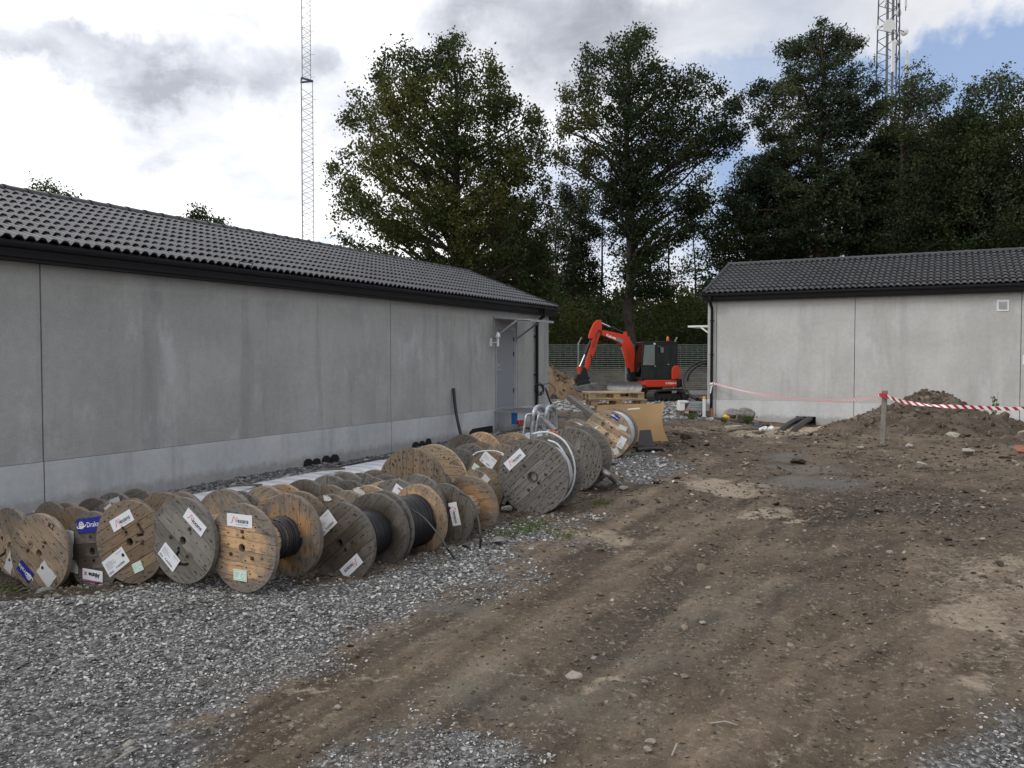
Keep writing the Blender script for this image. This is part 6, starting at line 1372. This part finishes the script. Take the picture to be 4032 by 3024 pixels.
for i, (poly, bx, Y, lab) in enumerate((([(72, 440), (82, 404), (95, 400), (104, 392), (120, 400), (132, 415), (136, 450)], 105, 92, 'tallest of the small far trees showing over the left roof'), ([(132, 450), (142, 425), (158, 415), (172, 428), (178, 450)], 158, 92, 'rounded small far tree just right of the tallest one over the left roof'),
        ([(416, 492), (422, 465), (434, 448), (446, 462), (455, 492)], 434, 95, 'pointed small far tree over the middle of the left roof'), ([(464, 500), (470, 484), (478, 476), (486, 486), (492, 500)], 478, 95, 'smallest far tree over the middle of the left roof'))):
    P2 = poly[:1] + poly[1:-1] + [(poly[-1][0], 560), (poly[0][0], 560)]
    tree('far_tree', lab, 'tree', P2, bx, Y, .14, (bx, poly[len(poly) // 2][1] + 6), 'leaf_birch', 'bark', 260, 14, .16, 1.5, 30 + i, .3, .8, 12, spread=.5, group='far trees beyond the left roof')
# the wood and its undergrowth beyond the fence
rs = np.random.RandomState(77)
def mass(n, x0, x1, y0, y1, hfun, seed, leaf, mat, lab, gap=.42, per=16, spread=.5, zb=.6, name='woodland'):
    r2 = np.random.RandomState(seed); x = r2.uniform(x0, x1, n); y = r2.uniform(y0, y1, n); z = r2.uniform(0, 1, n); H = hfun(x); z = zb + z * H * (.85 + .3 * fbm(x, y, .3, 3, seed))
    k = fbm(x * .5 + y * .4, z * .5 - y * .2, 1.2, 3, seed + 4) > gap; C = np.stack([x, y, z], 1)[k]; P, t_ = blow(C, per, spread, seed); me = leaf_mesh(name, P, leaf, M[mat], seed, tint0=np.clip((t_ - .5) * 2.2 + .45, 0, 1))
    tag(link(name, me), lab, kind='stuff')
mass(5200, -13, 34, 56, 64, lambda x: np.where(x < 7, 7.8, 8.4) + 2.6 * np.sin(x * .75) * np.sin(x * .31 + 1), 51, .11, 'leaf_dark', 'dark wood standing beyond the fence between the buildings', .46, 18, .36)
mass(2600, -9, 22, 49, 56, lambda x: 4.3 + 1.1 * np.sin(x * .8), 52, .11, 'leaf_oak', 'leafy undergrowth on the bank beyond the fence', .40, 18, .45, 1.0, 'undergrowth')
mass(2600, 18, 60, 56, 68, lambda x: 13.5 + 1.5 * np.sin(x * .5), 53, .2, 'leaf_dark', 'dark wood behind the right building', .30, 18, .6)
mass(9000, -60, 70, 66, 78, lambda x: 6.2 + 1.3 * np.sin(x * .4) + np.where(x < -13, -2.6, 0), 54, .28, 'leaf_dark', 'far wood closing the view behind the buildings', .18, 16, .8)
for i, (px, Y, r_, h_, lab) in enumerate(((1188 + 12, 52, .12, 11, 'thin trunk at the corner of the long grey building'), (1300, 58, .14, 12, 'thin trunk left of the dark oak'), (1440, 57, .13, 12, 'thin trunk right of the dark oak'), (1500, 60, .12, 12, 'thin trunk above the excavator cab'), (1975, 56, .1, 14, 'white birch trunk above the right roof'))):
    x = (px - 1106) / 1789 * Y; b = MB(); rr = random.Random(i); b.tube([(x + rr.uniform(-.15, .15) * (k > 0), Y, -.3 + (h_ + .3) * k / 6) for k in range(7)], [r_ * (1 - .7 * k / 6) for k in range(7)], 8); tag(b.build('tree_trunk', M['bark'] if i < 4 else M['white_bark'] if 'white_bark' in M else M['bark'], None, 60), lab, 'tree trunk')

def weed(loc, h, n, seed, lab, leaf=.03, spread=.12, mat='weed', name='weed'):
    r = random.Random(seed); m_ = MB(); C = []
    for i in range(n):
        a = r.uniform(0, 6.28); e = Vector((math.cos(a) * spread * r.uniform(.3, 1), math.sin(a) * spread * r.uniform(.3, 1), h * r.uniform(.6, 1))); m_.tube([(0, 0, 0), e * .5 + Vector((0, 0, h * .1)), e], [.006, .004, .002], 4)
        for k in range(9): u = r.uniform(.3, 1.02); C.append(e * u + Vector((r.gauss(0, .03), r.gauss(0, .03), r.gauss(0, .02))))
    root = tag(empty(name, loc), lab, 'weed'); m_.build('stem', M[mat], root); link('leaves', leaf_mesh('leaves', np.array([c[:] for c in C]), leaf, M[mat], seed), root)['kind'] = 'stuff'
g_ = atY(3915, 1640, 22.6); weed((g_.x, g_.y, g_.z - .1), .78, 4, 3, 'tall thistle-like weed behind the heap at right', .05, .10)
g_ = atY(3390, 1665, 22.8); weed((g_.x, g_.y, g_.z - .05), .18, 7, 4, 'small weed at the joint of the pale plinth', .03, .15)
g_ = atY(3330, 1672, 23.0); weed((g_.x, g_.y, g_.z - .05), .12, 12, 5, 'low weed on the left shoulder of the earth heap', .03, .3)
g_ = atY(2945, 1655, 25.0); weed((g_.x, g_.y, g_.z - .05), .22, 12, 6, 'green weed right of the square-edged boulder', .04, .3)
g_ = atz(2850, 1662); weed((g_.x, g_.y, 0), .14, 10, 7, 'green weed below the yellow scrap', .04, .2)
g_ = atz(2720, 1650); weed((g_.x, g_.y, 0), .16, 9, 8, 'grass tuft in front of the low pallet', .04, .2)
# scattered green blades on the bare soil by the drums
rs = np.random.RandomState(9); pts = []
for cx, cy, rx, ry, n in ((2085, 2085, 90, 25, 330), (2370, 1990, 35, 14, 120), (2000, 2110, 50, 20, 90), (2450, 1800, 40, 12, 90), (2130, 1990, 60, 10, 40), (2250, 2120, 70, 14, 90), (4010, 1665, 30, 14, 60), (40, 2275, 60, 16, 120)):
    for _ in range(n):
        g_ = atz(cx + rs.normal() * rx * .6, cy + rs.normal() * ry * .6, 0); pts.append((g_.x, g_.y, gz(g_.x, g_.y) + abs(rs.normal()) * .012 + .008))
tag(link('grass', leaf_mesh('grass', np.array(pts), .022, M['weed'], 5, .3)), 'sparse green weeds sprouting on the bare soil beside the drums', kind='stuff')

# masts
def lattice(root, side, z0, z1, step, legr, br, mat, cx=0.0, cy=0.0, rot=0.0, taper=None, cross=True):
    def leg(k, z): s = side if taper is None else taper(z); a = rot + k * 2 * math.pi / 3; return Vector((cx + s / math.sqrt(3) * math.cos(a), cy + s / math.sqrt(3) * math.sin(a), z))
    for k in range(3): MB().tube([leg(k, z0), leg(k, z1)], legr, 8).build('leg', mat, root)
    b = MB(); n = int((z1 - z0) / step)
    for i in range(n):
        a, c = z0 + i * step, z0 + (i + 1) * step
        for k in range(3):
            k2 = (k + 1) % 3
            if cross: b.tube([leg(k, a), leg(k2, (a + c) / 2)], br, 5, caps=False).tube([leg(k2, (a + c) / 2), leg(k, c)], br, 5, caps=False)
            else: b.tube([leg(k, a), leg(k2, c)], br, 5, caps=False)
    return b
M['mast_grey'] = simple('mast_steel', (.22, .225, .235), .5, .4); M['mast_blue'] = simple('tower_steel', (.07, .085, .12), .5, .5)
mY = 75.0; mx = (664 - 1106) / 1789 * mY; zs = EYE + (770.8 - 181) / 1789 * mY
ma = tag(empty('lattice_mast', (mx, mY, 0)), 'slender grey lattice mast behind the long grey building', 'mast')
b = lattice(ma, 1.13, -.3, zs, .93, .032, .019, M['mast_grey'], rot=.28); b.build('bracing', M['mast_grey'], ma)
b = lattice(ma, .86, zs + .1, 46, .87, .028, .017, M['mast_grey'], rot=.28); b.build('bracing', M['mast_grey'], ma)
c = MB(); 
for k in range(3):
    a0, a1 = .28 + k * 2.0944, .28 + (k + 1) * 2.0944; c.beam((.7 * math.cos(a0), .7 * math.sin(a0), zs), (.7 * math.cos(a1), .7 * math.sin(a1), zs), .08, .16)
c.build('collar', M['mast_blue'], ma)
c = MB()
for k in range(22):
    z = 3 + k * 2.0; sx = (.60 if z < zs else .46); c.tube([(sx, .1, z), (sx + .42, .05, z - .04)], .014, 5)
c.build('climbing_pegs', M['mast_grey'], ma)
tY = 92.0; q = tY / F; tx = (3489 - CX) * q
tw = tag(empty('telecom_tower', (tx, tY, 0)), 'three-legged telecom tower with dishes and panel antennas behind the pine', 'tower')
tp_ = lambda z: 2.05 + (44 - z) * .028
b = lattice(tw, 2.2, -.3, 48, 2.55, .075, .042, M['mast_blue'], rot=-1.35, taper=lambda z: tp_(z) * 1.06); b.build('bracing', M['mast_blue'], tw)
for dx in (-.42, .18): 
    MB().bb((dx - .13, -.05, 0), (dx + .13, .05, 48)).build('cable_tray', M['mast_grey'], tw)
def H(py): return EYE + (1405 - py) * q
def dish(px, py, r_, az, lab_mat, dy=-1.1, back=False):
    c_ = Vector(((px - CX) * q - tx, dy, H(py))); rr = r_ * q; ax = Vector((math.sin(az), -math.cos(az), -.12)).normalized()
    o = MB().tube([c_ - ax * rr * .42, c_ - ax * rr * .2, c_, c_ + ax * .05], [rr * .35, rr * .8, rr, rr * .98], 24).build('dish_antenna', M[lab_mat], tw, 50)
    MB().tube([c_ - ax * rr * .5, (c_.x * .6, -.2, c_.z)], .05, 6).build('dish_bracket', M['mast_blue'], o)
dish(3463, 134, 23, -.25, 'white_plastic'); dish(3498, 88, 15, .6, 'white_plastic', -1.2); dish(3439, 124, 8.5, -.6, 'white_plastic', .2); dish(3544, 141, 15, 2.4, 'white_plastic', .2); dish(3524, 178, 13, 2.6, 'white_plastic', .3)
for px, y0, y1, w_, dy in ((3473, 198, 317, 13, -1.5), (3540, 231, 322, 12, -.8), (3421, 236, 262, 9, -.3), (3451, -60, 54, 6, -.9), (3533, -60, 60, 8, -.7), (3492, -60, 56, 7, -1.4)):
    x = (px - CX) * q - tx; o = MB().bb((x - w_ * q / 2, dy - .1, H(y1)), (x + w_ * q / 2, dy + .06, H(y0))).build('panel_antenna', M['white_plastic'], tw, bev=.04)
    MB().tube([(x + .05, dy + .14, H(y1) - .3), (x + .05, dy + .14, H(y0) + .2)], .045, 6).build('mounting_pole', M['mast_blue'], o)
